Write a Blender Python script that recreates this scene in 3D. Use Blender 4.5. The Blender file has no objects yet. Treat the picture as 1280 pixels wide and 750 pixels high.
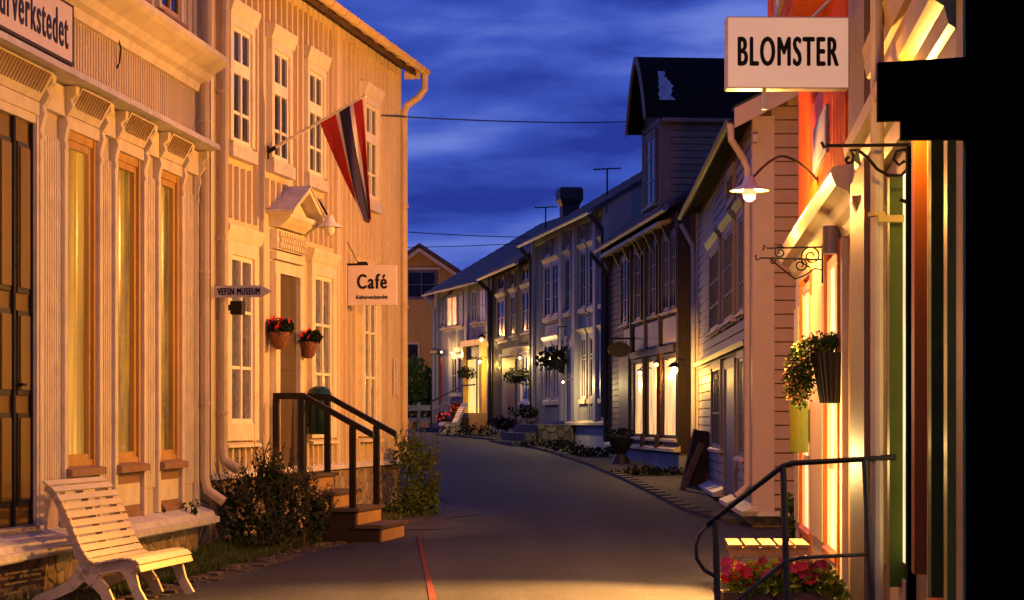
import bpy, bmesh, math, random
from mathutils import Vector, Matrix
random.seed(7)
R = math.radians
FPX, CX, HY, CAM = 2600.0, 640.0, 524.0, 1.45
S = bpy.context.scene
C = S.collection

# ------------------------------------------------------------------ materials
def srgb(r, g, b):
    def f(c):
        c /= 255.0
        return c / 12.92 if c <= 0.04045 else ((c + 0.055) / 1.055) ** 2.4
    return (f(r), f(g), f(b))

def mat(name, col, rough=0.6, var=0.12, scale=6.0, bump=0.0, bscale=40.0, metal=0.0, spec=0.22, streak=False, dirt=0.0):
    m = bpy.data.materials.new(name); m.use_nodes = True
    nt = m.node_tree; N = nt.nodes; L = nt.links
    b = N['Principled BSDF']
    b.inputs['Roughness'].default_value = rough
    b.inputs['Metallic'].default_value = metal
    b.inputs['Specular IOR Level'].default_value = spec
    tc = N.new('ShaderNodeTexCoord')
    mp = N.new('ShaderNodeMapping')
    if streak: mp.inputs['Scale'].default_value = (1, 1, 0.12)
    L.new(tc.outputs['Object'], mp.inputs['Vector'])
    nz = N.new('ShaderNodeTexNoise'); nz.inputs['Scale'].default_value = scale; nz.inputs['Detail'].default_value = 6
    L.new(mp.outputs[0], nz.inputs['Vector'])
    rp = N.new('ShaderNodeValToRGB')
    lo = tuple(c * (1 - var) for c in col); hi = tuple(min(1, c * (1 + var)) for c in col)
    rp.color_ramp.elements[0].position = 0.3; rp.color_ramp.elements[0].color = lo + (1,)
    rp.color_ramp.elements[1].position = 0.7; rp.color_ramp.elements[1].color = hi + (1,)
    L.new(nz.outputs['Fac'], rp.inputs['Fac'])
    out = rp.outputs[0]
    if dirt > 0:
        n2 = N.new('ShaderNodeTexNoise'); n2.inputs['Scale'].default_value = 1.7; n2.inputs['Detail'].default_value = 9; n2.inputs['Roughness'].default_value = 0.7
        L.new(mp.outputs[0], n2.inputs['Vector'])
        r2 = N.new('ShaderNodeValToRGB')
        r2.color_ramp.elements[0].position = 0.55; r2.color_ramp.elements[0].color = (0, 0, 0, 1)
        r2.color_ramp.elements[1].position = 0.75; r2.color_ramp.elements[1].color = (dirt,) * 3 + (1,)
        L.new(n2.outputs['Fac'], r2.inputs['Fac'])
        mx = N.new('ShaderNodeMix'); mx.data_type = 'RGBA'
        L.new(r2.outputs[0], mx.inputs['Factor']); L.new(out, mx.inputs['A'])
        mx.inputs['B'].default_value = tuple(c * 0.45 for c in col) + (1,)
        out = mx.outputs['Result']
    L.new(out, b.inputs['Base Color'])
    if bump > 0:
        bn = N.new('ShaderNodeTexNoise'); bn.inputs['Scale'].default_value = bscale; bn.inputs['Detail'].default_value = 5
        L.new(mp.outputs[0], bn.inputs['Vector'])
        bp = N.new('ShaderNodeBump'); bp.inputs['Strength'].default_value = bump; bp.inputs['Distance'].default_value = 0.02
        L.new(bn.outputs['Fac'], bp.inputs['Height']); L.new(bp.outputs[0], b.inputs['Normal'])
    return m

def emis(name, col, strength, base=(0.8, 0.8, 0.8), vary=0.0, vscale=(3, 3, 3)):
    m = bpy.data.materials.new(name); m.use_nodes = True
    nt = m.node_tree; b = nt.nodes['Principled BSDF']
    b.inputs['Base Color'].default_value = base + (1,)
    b.inputs['Roughness'].default_value = 0.25
    b.inputs['Emission Strength'].default_value = strength
    if vary > 0:
        tc = nt.nodes.new('ShaderNodeTexCoord'); mp = nt.nodes.new('ShaderNodeMapping'); mp.inputs['Scale'].default_value = vscale
        nz = nt.nodes.new('ShaderNodeTexNoise'); nz.inputs['Scale'].default_value = 1.0; nz.inputs['Detail'].default_value = 4
        rp = nt.nodes.new('ShaderNodeValToRGB')
        rp.color_ramp.elements[0].position = 0.35; rp.color_ramp.elements[0].color = tuple(c * (1 - vary) for c in col) + (1,)
        rp.color_ramp.elements[1].position = 0.65; rp.color_ramp.elements[1].color = tuple(col) + (1,)
        nt.links.new(tc.outputs['Object'], mp.inputs[0]); nt.links.new(mp.outputs[0], nz.inputs['Vector'])
        nt.links.new(nz.outputs['Fac'], rp.inputs['Fac']); nt.links.new(rp.outputs[0], b.inputs['Emission Color'])
    else:
        b.inputs['Emission Color'].default_value = tuple(col) + (1,)
    return m

def glass(name, tint=(1, 1, 1), rough=0.02):
    m = bpy.data.materials.new(name); m.use_nodes = True
    nt = m.node_tree; N = nt.nodes; L = nt.links
    N.remove(N['Principled BSDF']); o = N['Material Output']
    t = N.new('ShaderNodeBsdfTransparent'); t.inputs[0].default_value = tint + (1,)
    g = N.new('ShaderNodeBsdfGlossy'); g.inputs['Roughness'].default_value = rough
    fr = N.new('ShaderNodeFresnel'); fr.inputs['IOR'].default_value = 1.6
    nz = N.new('ShaderNodeTexNoise'); nz.inputs['Scale'].default_value = 1.3
    bp = N.new('ShaderNodeBump'); bp.inputs['Strength'].default_value = 0.04; bp.inputs['Distance'].default_value = 0.05
    L.new(nz.outputs['Fac'], bp.inputs['Height']); L.new(bp.outputs[0], g.inputs['Normal'])
    mx = N.new('ShaderNodeMixShader'); ge = N.new('ShaderNodeNewGeometry'); iv = N.new('ShaderNodeMath'); iv.operation = 'SUBTRACT'; iv.inputs[0].default_value = 1
    ml = N.new('ShaderNodeMath'); ml.operation = 'MULTIPLY'; L.new(ge.outputs['Backfacing'], iv.inputs[1]); L.new(iv.outputs[0], ml.inputs[0]); L.new(fr.outputs[0], ml.inputs[1])
    L.new(ml.outputs[0], mx.inputs[0]); L.new(t.outputs[0], mx.inputs[1]); L.new(g.outputs[0], mx.inputs[2])
    L.new(mx.outputs[0], o.inputs['Surface'])
    return m

def stone(name, c1, c2, scale=4.0, bump=1.0, mortar=(0.12, 0.1, 0.08)):
    m = bpy.data.materials.new(name); m.use_nodes = True
    nt = m.node_tree; N = nt.nodes; L = nt.links; b = N['Principled BSDF']; b.inputs['Roughness'].default_value = 0.85
    tc = N.new('ShaderNodeTexCoord')
    nz = N.new('ShaderNodeTexNoise'); nz.inputs['Scale'].default_value = 3; L.new(tc.outputs['Object'], nz.inputs['Vector'])
    mxv = N.new('ShaderNodeMix'); mxv.data_type = 'RGBA'; mxv.inputs['Factor'].default_value = 0.12
    L.new(tc.outputs['Object'], mxv.inputs['A']); L.new(nz.outputs['Color'], mxv.inputs['B'])
    v = N.new('ShaderNodeTexVoronoi'); v.inputs['Scale'].default_value = scale; L.new(mxv.outputs['Result'], v.inputs['Vector'])
    e = N.new('ShaderNodeTexVoronoi'); e.feature = 'DISTANCE_TO_EDGE'; e.inputs['Scale'].default_value = scale; L.new(mxv.outputs['Result'], e.inputs['Vector'])
    rp = N.new('ShaderNodeValToRGB'); rp.color_ramp.elements[0].color = c1 + (1,); rp.color_ramp.elements[1].color = c2 + (1,)
    L.new(v.outputs['Color'], rp.inputs['Fac'])
    er = N.new('ShaderNodeValToRGB'); er.color_ramp.elements[0].position = 0.02; er.color_ramp.elements[1].position = 0.09
    L.new(e.outputs['Distance'], er.inputs['Fac'])
    mx = N.new('ShaderNodeMix'); mx.data_type = 'RGBA'; L.new(er.outputs[0], mx.inputs['Factor'])
    mx.inputs['A'].default_value = mortar + (1,); L.new(rp.outputs[0], mx.inputs['B']); L.new(mx.outputs['Result'], b.inputs['Base Color'])
    bp = N.new('ShaderNodeBump'); bp.inputs['Strength'].default_value = bump; bp.inputs['Distance'].default_value = 0.05
    L.new(er.outputs[0], bp.inputs['Height']); L.new(bp.outputs[0], b.inputs['Normal'])
    return m

M = {}
M['cream'] = mat('cream painted boards', (0.64, 0.52, 0.33), 0.6, 0.10, 4, 0.25, 30, streak=True, dirt=0.6)
M['cream_trim'] = mat('cream trim paint', (0.76, 0.66, 0.44), 0.5, 0.1, 6, 0.15, 40, dirt=0.45)
M['white_trim'] = mat('white trim paint', (0.84, 0.76, 0.55), 0.45, 0.05, 8, 0.1, 40, dirt=0.2)
M['shop_wall'] = mat('greyish shop paint', (0.57, 0.46, 0.32), 0.6, 0.10, 5, 0.25, 30, streak=True, dirt=0.55)
M['shop_trim'] = mat('shop trim paint', (0.75, 0.64, 0.43), 0.5, 0.12, 5, 0.2, 30, dirt=0.5)
M['varnish'] = mat('varnished window wood', (0.56, 0.33, 0.08), 0.35, 0.2, 5, 0.1, 40, streak=True)
M['brown_sill'] = mat('brown sill paint', (0.3, 0.17, 0.09), 0.5, 0.15, 8)
M['olive_door'] = mat('olive brown door paint', (0.19, 0.11, 0.012), 0.4, 0.15, 5, 0.05, 30, streak=True)
M['door_dark'] = mat('dark door bead', (0.02, 0.018, 0.015), 0.4)
M['flash'] = mat('weathered white flashing', (0.6, 0.54, 0.46), 0.5, 0.15, 9, 0.2, 25, dirt=0.5)
M['plank'] = mat('worn plank', (0.42, 0.35, 0.27), 0.7, 0.25, 6, 0.3, 30, dirt=0.4)
M['rubble'] = stone('rubble stone', (0.16, 0.12, 0.08), (0.44, 0.33, 0.2), 5.5, .6, (.24, .18, .12))
M['darkstone'] = stone('dark stone blocks', (0.04, 0.035, 0.035), (0.075, 0.068, 0.066), 6.0, .8, (.02, .018, .018))
M['concrete'] = mat('old plaster', (0.24, 0.24, 0.25), 0.85, 0.2, 3, 0.5, 20, dirt=0.5)
M['tile'] = mat('dark clay tile', (0.09, 0.055, 0.04), 0.7, 0.35, 8, 0.4, 30)
M['slate'] = mat('grey slate roof', (0.045, 0.047, 0.06), 0.6, 0.4, 7, 0.3, 30)
M['felt'] = mat('black roofing felt', (0.006, 0.006, 0.006), 0.95, 0.4, 5, 0.4, 30, spec=.1)
M['felt_patch'] = mat('bare metal patch', (0.3, 0.32, 0.38), 0.5, 0.3, 9)
M['gutter'] = mat('cream gutter paint', (0.6, 0.45, 0.2), 0.35, 0.12, 5, 0.05, 30, dirt=0.3)
M['pipe'] = mat('painted downpipe', (0.55, 0.43, 0.27), 0.4, 0.12, 5, 0.05, 30, dirt=0.35)
M['pipe_blue'] = mat('pale grey downpipe', (0.42, 0.41, 0.44), 0.4, 0.12, 5, dirt=0.3)
M['pipe_dark'] = mat('dark downpipe', (0.035, 0.03, 0.03), 0.5, 0.12, 5)
M['darkglass'] = mat('dark window glass', (0.012, 0.014, 0.02), 0.06, 0.3, 2, 0.02, 3, spec=0.7)
M['dullglass'] = mat('dark old window glass', (0.010, 0.010, 0.013), 0.12, 0.5, 2, 0.05, 3, spec=0.25)
M['grooveshade'] = mat('dark board joint', (0.15, 0.085, 0.06), 0.8, 0.2, 5)  # shade in the clapboard grooves put into a dark backing colour
M['leafdark'] = mat('blackish green leaves', (0.009, 0.011, 0.004), 0.7, 0.5, 12)
M['leaftree'] = mat('olive tree leaves', (0.09, 0.15, 0.016), 0.6, 0.5, 12)
M['greyglass'] = mat('window glass with pale lace', (0.13, 0.12, 0.13), 0.08, 0.4, 9, 0.02, 3, spec=0.7)
M['glass'] = glass('clear shop glass')
M['dooropen'] = mat('grey inner door', (0.10, 0.068, 0.038), 0.6, 0.15, 5, streak=True)
M['dentil'] = mat('dentil shadow gap paint', (0.3, 0.2, 0.1), 0.6, 0.1)
M['stairbrown'] = mat('dark brown stair side', (0.022, 0.013, 0.009), 0.6, 0.25, 8, 0.2, 30)
M['riser'] = mat('ochre painted riser', (0.3, 0.18, 0.075), 0.55, 0.15, 7, 0.15, 30, dirt=0.4)
M['tread'] = mat('dark worn tread', (0.07, 0.048, 0.033), 0.6, 0.25, 8, 0.2, 30)
M['rail'] = mat('dark brown rail paint', (0.012, 0.009, 0.008), 0.4, 0.2, 8)
M['bingreen'] = mat('dark green plastic', (0.01, 0.035, 0.03), 0.3, 0.15, 6)
M['benchwhite'] = mat('white bench paint', (0.82, 0.68, 0.37), 0.4, 0.06, 9, 0.08, 40, dirt=0.15)
M['iron'] = mat('black wrought iron', (0.012, 0.01, 0.01), 0.45, 0.2, 8)
M['railgrey'] = mat('greenish grey rail paint', (0.06, 0.055, 0.042), 0.35, 0.15, 10)
M['signwhite'] = mat('white sign board', (0.74, 0.62, 0.54), 0.4, 0.03, 5)
M['black'] = mat('black lettering', (0.012, 0.01, 0.01), 0.4, 0.1)
M['signdark'] = mat('dark sign edge', (0.03, 0.018, 0.014), 0.5, 0.1)
M['flagred'] = mat('red flag cloth', (0.42, 0.025, 0.018), 0.8, 0.1, 9)
M['flagwhite'] = mat('white flag cloth', (0.62, 0.52, 0.45), 0.8, 0.05, 9)
M['flagblue'] = mat('navy flag cloth', (0.022, 0.015, 0.05), 0.8, 0.1, 9)
M['wicker'] = mat('brown wicker', (0.22, 0.09, 0.045), 0.7, 0.4, 30, 0.5, 60)
M['petalred'] = mat('red petals', (0.55, 0.02, 0.02), 0.6, 0.25, 30)
M['petalpink'] = mat('pink petals', (0.6, 0.06, 0.13), 0.6, 0.3, 30)
M['petalcream'] = mat('pale seed heads', (0.42, 0.27, 0.12), 0.7, 0.3, 30)
M['leaf'] = mat('dark green leaves', (0.02, 0.034, 0.007), 0.6, 0.5, 12)
M['leafy'] = mat('olive leaves', (0.045, 0.085, 0.009), 0.6, 0.5, 12)
M['leaflime'] = mat('lime leaves', (0.34, 0.42, 0.02), 0.55, 0.4, 12)
M['stem'] = mat('brown stems', (0.06, 0.04, 0.02), 0.7, 0.3, 12)
M['grassb'] = mat('grass blades', (0.06, 0.08, 0.016), 0.6, 0.5, 5)
M['orangewall'] = mat('orange red boards', (0.72, 0.13, 0.006), 0.5, 0.1, 6, 0.15, 30, streak=True)
M['orangetrim'] = mat('pale yellow shopfront paint', (0.72, 0.56, 0.33), 0.4, 0.06, 6, 0.08, 30)
M['orangeframe'] = mat('orange frame paint', (0.5, 0.13, 0.025), 0.4, 0.1, 6)
M['pinkwall'] = mat('pinkish clapboard', (0.44, 0.30, 0.25), 0.5, 0.06, 4, 0.1, 30, dirt=0.15)
M['pinktrim'] = mat('pale pink trim', (0.54, 0.42, 0.38), 0.5, 0.05, 4, 0.08, 30)
M['unlitside'] = mat('unlit side clapboard', (0.24, 0.21, 0.19), 0.5, 0.12, 4, 0.1, 30, dirt=0.3)  # unlit street side: its shade put into a darker, greyer colour
M['frameblue'] = mat('blue grey window frame', (0.10, 0.10, 0.13), 0.45, 0.1, 4)
M['brownwall'] = mat('brown clapboard', (0.13, 0.05, 0.014), 0.55, 0.15, 4, 0.15, 30, dirt=0.3)
M['browntrim'] = mat('dark brown trim', (0.04, 0.024, 0.016), 0.5, 0.15, 4)
M['dormerwall'] = mat('grey brown clapboard', (0.23, 0.155, 0.105), 0.55, 0.1, 4, 0.1, 30)
M['greywall'] = mat('pale grey boards', (0.29, 0.27, 0.26), 0.55, 0.08, 5, 0.1, 30, streak=True, dirt=0.3)
M['greytrim'] = mat('pale blue trim', (0.34, 0.33, 0.33), 0.5, 0.06, 5)
M['goldtrim'] = mat('ochre cap trim', (0.55, 0.42, 0.24), 0.5, 0.1, 5)
M['olivewall'] = mat('olive grey boards', (0.16, 0.135, 0.10), 0.55, 0.12, 5, 0.1, 30, streak=True, dirt=0.3)
M['whitewall'] = mat('off white boards', (0.33, 0.29, 0.27), 0.55, 0.08, 5, 0.1, 30, streak=True, dirt=0.25)
M['yellowwall'] = mat('yellow ochre boards', (0.42, 0.26, 0.06), 0.55, 0.1, 5, 0.1, 30, streak=True)
M['greenframe'] = mat('lime green frame paint', (0.44, 0.44, 0.006), 0.4, 0.1, 6)
M['darkgreen'] = mat('dark green frame paint', (0.075, 0.1, 0.006), 0.5, 0.15, 6, spec=.2)
M['oliveyellow'] = mat('olive yellow paint', (0.42, 0.36, 0.04), 0.4, 0.1, 6)
M['taupe'] = mat('taupe pilaster paint', (0.26, 0.17, 0.075), 0.5, 0.1, 6, 0.1, 30, dirt=0.3)
M['goldedge'] = mat('ochre cornice paint', (0.58, 0.4, 0.09), 0.35, 0.1, 6, 0.05, 30)
M['copperdoor'] = mat('red brown door varnish', (0.4, 0.11, 0.014), 0.4, 0.2, 5, streak=True)
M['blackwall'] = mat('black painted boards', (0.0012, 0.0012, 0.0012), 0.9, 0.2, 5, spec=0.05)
M['tanpanel'] = mat('tan base panel', (0.5, 0.33, 0.16), 0.5, 0.12, 5, 0.1, 30, streak=True)
M['greenbox'] = mat('green letter tube', (0.18, 0.2, 0.02), 0.4, 0.1, 5)
M['potblack'] = mat('black ribbed pot', (0.02, 0.016, 0.013), 0.5, 0.15, 8)
M['lampgrey'] = mat('grey metal lamp', (0.25, 0.2, 0.17), 0.4, 0.08, 6, metal=0.3)
M['enamel'] = mat('white enamel', (0.8, 0.74, 0.64), 0.3, 0.04, 6)
M['benchwood'] = mat('weathered bench slats', (0.5, 0.28, 0.12), 0.55, 0.2, 7, 0.2, 30, streak=False)
M['posterblue'] = mat('grey blue notice', (0.17, 0.18, 0.26), 0.4, 0.25, 12)
M['timber'] = mat('leaning timber', (0.14, 0.08, 0.045), 0.7, 0.3, 7, 0.3, 30)
M['shopinside'] = mat('amber shop interior', (0.6, 0.33, 0.09), 0.8, 0.3, 3)
M['pane_sheet'] = mat('amber curtain', (0.68, 0.43, 0.14), 0.9, 0.2, 3, streak=True)
M['litwarm'] = emis('lit warm shop window', (1.0, 0.72, 0.3), 1.5, vary=0.45, vscale=(3, 3, 1.4))
M['lityellow'] = emis('lit yellow shop window', (1.0, 0.52, 0.05), 1.25, vary=0.6, vscale=(4, 4, 1.0))
M['litorange'] = emis('lit orange room', (1.0, 0.35, 0.035), 1.7, vary=0.6, vscale=(5, 5, 3))
M['litdim'] = emis('dim orange room', (1.0, 0.35, 0.06), 0.28, vary=0.6, vscale=(4, 4, 2))
M['porchglow'] = emis('glowing porch wall', (1.0, 0.62, 0.08), 1.5, vary=0.5, vscale=(6, 6, 1))
M['litpane'] = emis('bright door glass', (1.0, 0.76, 0.36), 1.5, vary=0.5, vscale=(2, 2, 1.2))
M['litup'] = emis('lit upstairs window', (1.0, 0.55, 0.12), 1.5, vary=0.55, vscale=(6, 6, 1))
M['signlit'] = emis('backlit sign face', (1.0, 0.52, 0.33), 0.56, base=(0.45, 0.38, 0.33), vary=0.1, vscale=(1.2, 1.2, 1.2))
M['amberglow'] = emis('glowing amber sheet', (1.0, 0.40, 0.04), 0.9, base=(.12, .07, .02), vary=0.6, vscale=(5, 5, .6))  # glow stands in for amber reflections on the shop panes
M['brownglow'] = emis('dim glowing amber sheet', (1.0, 0.40, 0.035), 0.6, base=(.1, .06, .02), vary=0.75, vscale=(6, 6, 1.5))
M['bulb'] = emis('glowing bulb', (1.0, 0.66, 0.22), 14)
M['bulbsoft'] = emis('softly glowing globe', (1.0, 0.6, 0.28), .85)

# ------------------------------------------------------------------ mesh builder
class MB:
    def __init__(s, fr=None):
        s.v = []; s.f = []; s.mi = []; s.fr = fr; s.cur = 0; s.vr = []; s.frn = []
    def _p(s, p):
        return s.fr.loc(*p) if s.fr else tuple(p)
    def add(s, pts, faces):
        o = len(s.v); fo = len(s.f); s.v += [s._p(p) for p in pts]
        for f in faces: s.f.append([o + i for i in f]); s.mi.append(s.cur)
        s.vr.append((o, len(s.v))); s.frn.append((fo, len(s.f)))
        return s
    def box(s, a0, a1, b0, b1, c0, c1):
        P = [(a0, b0, c0), (a1, b0, c0), (a1, b1, c0), (a0, b1, c0), (a0, b0, c1), (a1, b0, c1), (a1, b1, c1), (a0, b1, c1)]
        return s.add(P, [(0, 3, 2, 1), (4, 5, 6, 7), (0, 1, 5, 4), (1, 2, 6, 5), (2, 3, 7, 6), (3, 0, 4, 7)])
    def ext(s, pts, vec):
        n = len(pts); q = [tuple(p[i] + vec[i] for i in range(3)) for p in pts]
        F = [tuple(range(n)), tuple(range(2 * n - 1, n - 1, -1))] + [(i, (i + 1) % n, n + (i + 1) % n, n + i) for i in range(n)]
        return s.add(list(pts) + q, F)
    def tube(s, path, r, seg=8, caps=True):
        path = [Vector(p) for p in path]; n = len(path)
        rr = r if isinstance(r, (list, tuple)) else [r] * n
        rings = []; prev = None
        for i, p in enumerate(path):
            d = (path[min(i + 1, n - 1)] - path[max(i - 1, 0)]).normalized()
            if prev is None:
                a = Vector((0, 0, 1)) if abs(d.z) < 0.9 else Vector((1, 0, 0))
                x = d.cross(a).normalized()
            else:
                x = (prev - d * prev.dot(d)).normalized()
            prev = x; y = d.cross(x)
            rings.append([tuple(p + (x * math.cos(t) + y * math.sin(t)) * rr[i]) for t in [2 * math.pi * k / seg for k in range(seg)]])
        P = [q for r_ in rings for q in r_]; F = []
        for i in range(n - 1):
            for k in range(seg):
                F.append((i * seg + k, i * seg + (k + 1) % seg, (i + 1) * seg + (k + 1) % seg, (i + 1) * seg + k))
        if caps: F += [tuple(range(seg))[::-1], tuple(range((n - 1) * seg, n * seg))]
        return s.add(P, F)
    def lathe(s, c, prof, seg=16, sx=1, sy=1, a0=0, a1=360):
        P = []; F = []; full = abs(a1 - a0 - 360) < 1e-6; m = seg if full else seg + 1
        for r, z in prof:
            for k in range(m):
                t = R(a0 + (a1 - a0) * k / seg); P.append((c[0] + r * sx * math.cos(t), c[1] + r * sy * math.sin(t), c[2] + z))
        for i in range(len(prof) - 1):
            for k in range(seg):
                k2 = (k + 1) % m
                F.append((i * m + k, i * m + k2, (i + 1) * m + k2, (i + 1) * m + k))
        return s.add(P, F)
    def build(s, name, m, parent=None, smooth=False, bevel=0):
        me = bpy.data.meshes.new(name); me.from_pydata(s.v, [], s.f)
        ms = m if isinstance(m, (list, tuple)) else [m]
        for x in ms: me.materials.append(M[x] if isinstance(x, str) else x)
        me.polygons.foreach_set('material_index', s.mi)
        bm = bmesh.new(); bm.from_mesh(me); bmesh.ops.recalc_face_normals(bm, faces=bm.faces); bm.to_mesh(me); bm.free()
        if smooth: me.polygons.foreach_set('use_smooth', [True] * len(me.polygons))
        o = bpy.data.objects.new(name, me); C.objects.link(o)
        if parent: o.parent = parent
        if bevel:
            b = o.modifiers.new('bevel', 'BEVEL'); b.width = bevel; b.segments = 2; b.limit_method = 'ANGLE'; b.angle_limit = R(40)
        return o

def each(mb, name, m, parent=None):
    """every separate piece of the builder becomes a part of its own"""
    parts = []
    for (v0, v1), (f0, f1) in zip(mb.vr, mb.frn):
        q = MB(); q.v = mb.v[v0:v1]; q.f = [[i - v0 for i in f] for f in mb.f[f0:f1]]; q.mi = mb.mi[f0:f1]
        parts.append(q.build(name, m, parent))
    return parts

class Fr:
    """facade frame: u along the facade (away from the camera), n outward to the street, z world height"""
    def __init__(s, tan, x, y, side, z0=0.0):
        s.t = tan; s.c = 1 / math.sqrt(1 + tan * tan); s.s = tan * s.c; s.x, s.y, s.side, s.z0 = x, y, side, z0
        s.ou = (-s.c * side, s.s * side)
    @staticmethod
    def facade(vp, X0, Y, side, z0=0.0):
        t = (vp - CX) / FPX
        return Fr(t, X0 + t * Y, Y, side, z0)
    def loc(s, u, n, z): return (u, s.side * n, z - s.z0)
    def world(s, u, n, z): return (s.x + u * s.s + n * s.ou[0], s.y + u * s.c + n * s.ou[1], z)
    def hit(s, px, py, n=0.0):
        a = (px - CX) / FPX; b = (HY - py) / FPX
        t = (s.x * s.ou[0] + s.y * s.ou[1] + n) / (a * s.ou[0] + s.ou[1])
        return ((a * t - s.x) * s.s + (t - s.y) * s.c, CAM + b * t)
    def U(s, px, n=0.0): return s.hit(px, 0, n)[0]
    def sub(s, u, n, z):
        w = s.world(u, n, z); return Fr(s.t, w[0], w[1], s.side, z).shift()
    def shift(s): return s
    def root(s, name, label, cat, group=None):
        o = bpy.data.objects.new(name, None); o.empty_display_size = 0.2; C.objects.link(o)
        o.location = (s.x, s.y, s.z0); o.rotation_euler = (0, 0, math.atan2(s.c, s.s))
        return tag(o, label, cat, group)

def tag(o, label=None, cat=None, group=None, kind=None):
    if label: o['label'] = label
    if cat: o['category'] = cat
    if group: o['group'] = group
    if kind: o['kind'] = kind
    return o

def copy_tree(o, parent=None):
    c = o.copy(); C.objects.link(c)
    if parent: c.parent = parent
    for ch in o.children: copy_tree(ch, c)
    return c

def empty(name, label, cat, loc, rz=0, group=None):
    o = bpy.data.objects.new(name, None); o.empty_display_size = 0.2; C.objects.link(o)
    o.location = loc; o.rotation_euler = (0, 0, rz)
    return tag(o, label, cat, group)

def P(px, py, Y): return ((px - CX) / FPX * Y, Y, CAM + (HY - py) / FPX * Y)

def g(y):
    t = min(1.0, max(0.0, (y - 25.0) / 41.0))
    return 1.0 * (t + 0.0) if t < 1 else 1.0

def light(name, loc, power, col, rad=0.08):
    d = bpy.data.lights.new(name, 'POINT'); d.energy = power; d.color = col; d.shadow_soft_size = rad
    o = bpy.data.objects.new(name, d); C.objects.link(o); o.location = loc; return o

def text(mb, body, height, org, ax, ay, an, xs=1.0, ext=0.004, bold=0.0, align='LEFT', width=None, space=1.1):
    """lettering as solid mesh: org = baseline start, ax/ay/an = axes in mb coordinates"""
    cu = bpy.data.curves.new('lettering', 'FONT'); cu.body = body; cu.size = 1.0; cu.extrude = 0.5; cu.resolution_u = 4; cu.space_character = space
    ob = bpy.data.objects.new('lettering', cu); C.objects.link(ob)
    me = bpy.data.meshes.new_from_object(ob.evaluated_get(bpy.context.evaluated_depsgraph_get()))
    bpy.data.objects.remove(ob)
    V = [v.co.copy() for v in me.vertices]; F = [tuple(p.vertices) for p in me.polygons]
    x0 = min(v.x for v in V); x1 = max(v.x for v in V); cap = 0.72
    k = height / cap; kx = (width / (x1 - x0)) if width else k * xs
    W = (x1 - x0) * kx
    off = {'LEFT': 0, 'CENTER': -W / 2, 'RIGHT': -W}[align]
    shifts = [(0, 0)] if not bold else [(-bold, 0), (bold, 0), (0, bold * .6), (0, -bold * .6)]
    for q, (sx, sy) in enumerate(shifts):
        pts = []
        for v in V:
            a = (v.x - x0) * kx + off + sx; b = v.y * k + sy; c = (v.z + 0.5) * ext + (v.z > 0) * q * .0004
            pts.append(tuple(org[i] + ax[i] * a + ay[i] * b + an[i] * c for i in range(3)))
        mb.add(pts, F)
    bpy.data.meshes.remove(me)
    return W

# ------------------------------------------------------------------ facade elements
def battens(mb, u0, u1, z0, z1, step, w, n0, n1, holes=()):
    k = int((u1 - u0) / step)
    for i in range(k + 1):
        u = u0 + (i + 0.5) * (u1 - u0) / (k + 1); a, b = u - w / 2, u + w / 2
        spans = [(z0, z1)]
        for (h0, h1, y0, y1) in holes:
            if b > h0 and a < h1:
                new = []
                for s0, s1 in spans:
                    if y1 <= s0 or y0 >= s1: new.append((s0, s1)); continue
                    if y0 > s0: new.append((s0, y0))
                    if y1 < s1: new.append((y1, s1))
                spans = new
        for s0, s1 in spans:
            if s1 - s0 > 0.02: mb.box(a, b, n0, n1, s0, s1)

def claps(mb, u0, u1, z0, z1, h=0.14, d=0.022, n=0.0):
    z = z0; mb.cur = 1
    while z < z1 - 0.01:
        t = min(h, z1 - z)
        mb.ext([(u0, n, z), (u0, n + d, z), (u0, n + d * .55, z + t - .018), (u0, n, z + t - .018)], (u1 - u0, 0, 0)); z += h

def claps_end(mb, n0, n1, z0, z1f, h=0.14, d=0.022, u=0.0, sgn=-1):
    """clapboards on the end wall u = const; z1f(n) gives the top at n"""
    z = z0; mb.cur = 1
    while True:
        # clip the row to where the gable is higher than z
        ns = [n0 + (n1 - n0) * i / 60 for i in range(61)]
        ok = [n for n in ns if z1f(n) > z + h * 0.6]
        if not ok: break
        a, b = min(ok), max(ok)
        mb.ext([(u, a, z), (u + sgn * d, a, z), (u + sgn * d * .6, a, z + h - .018), (u, a, z + h - .018)], (0, b - a, 0)); z += h

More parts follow.
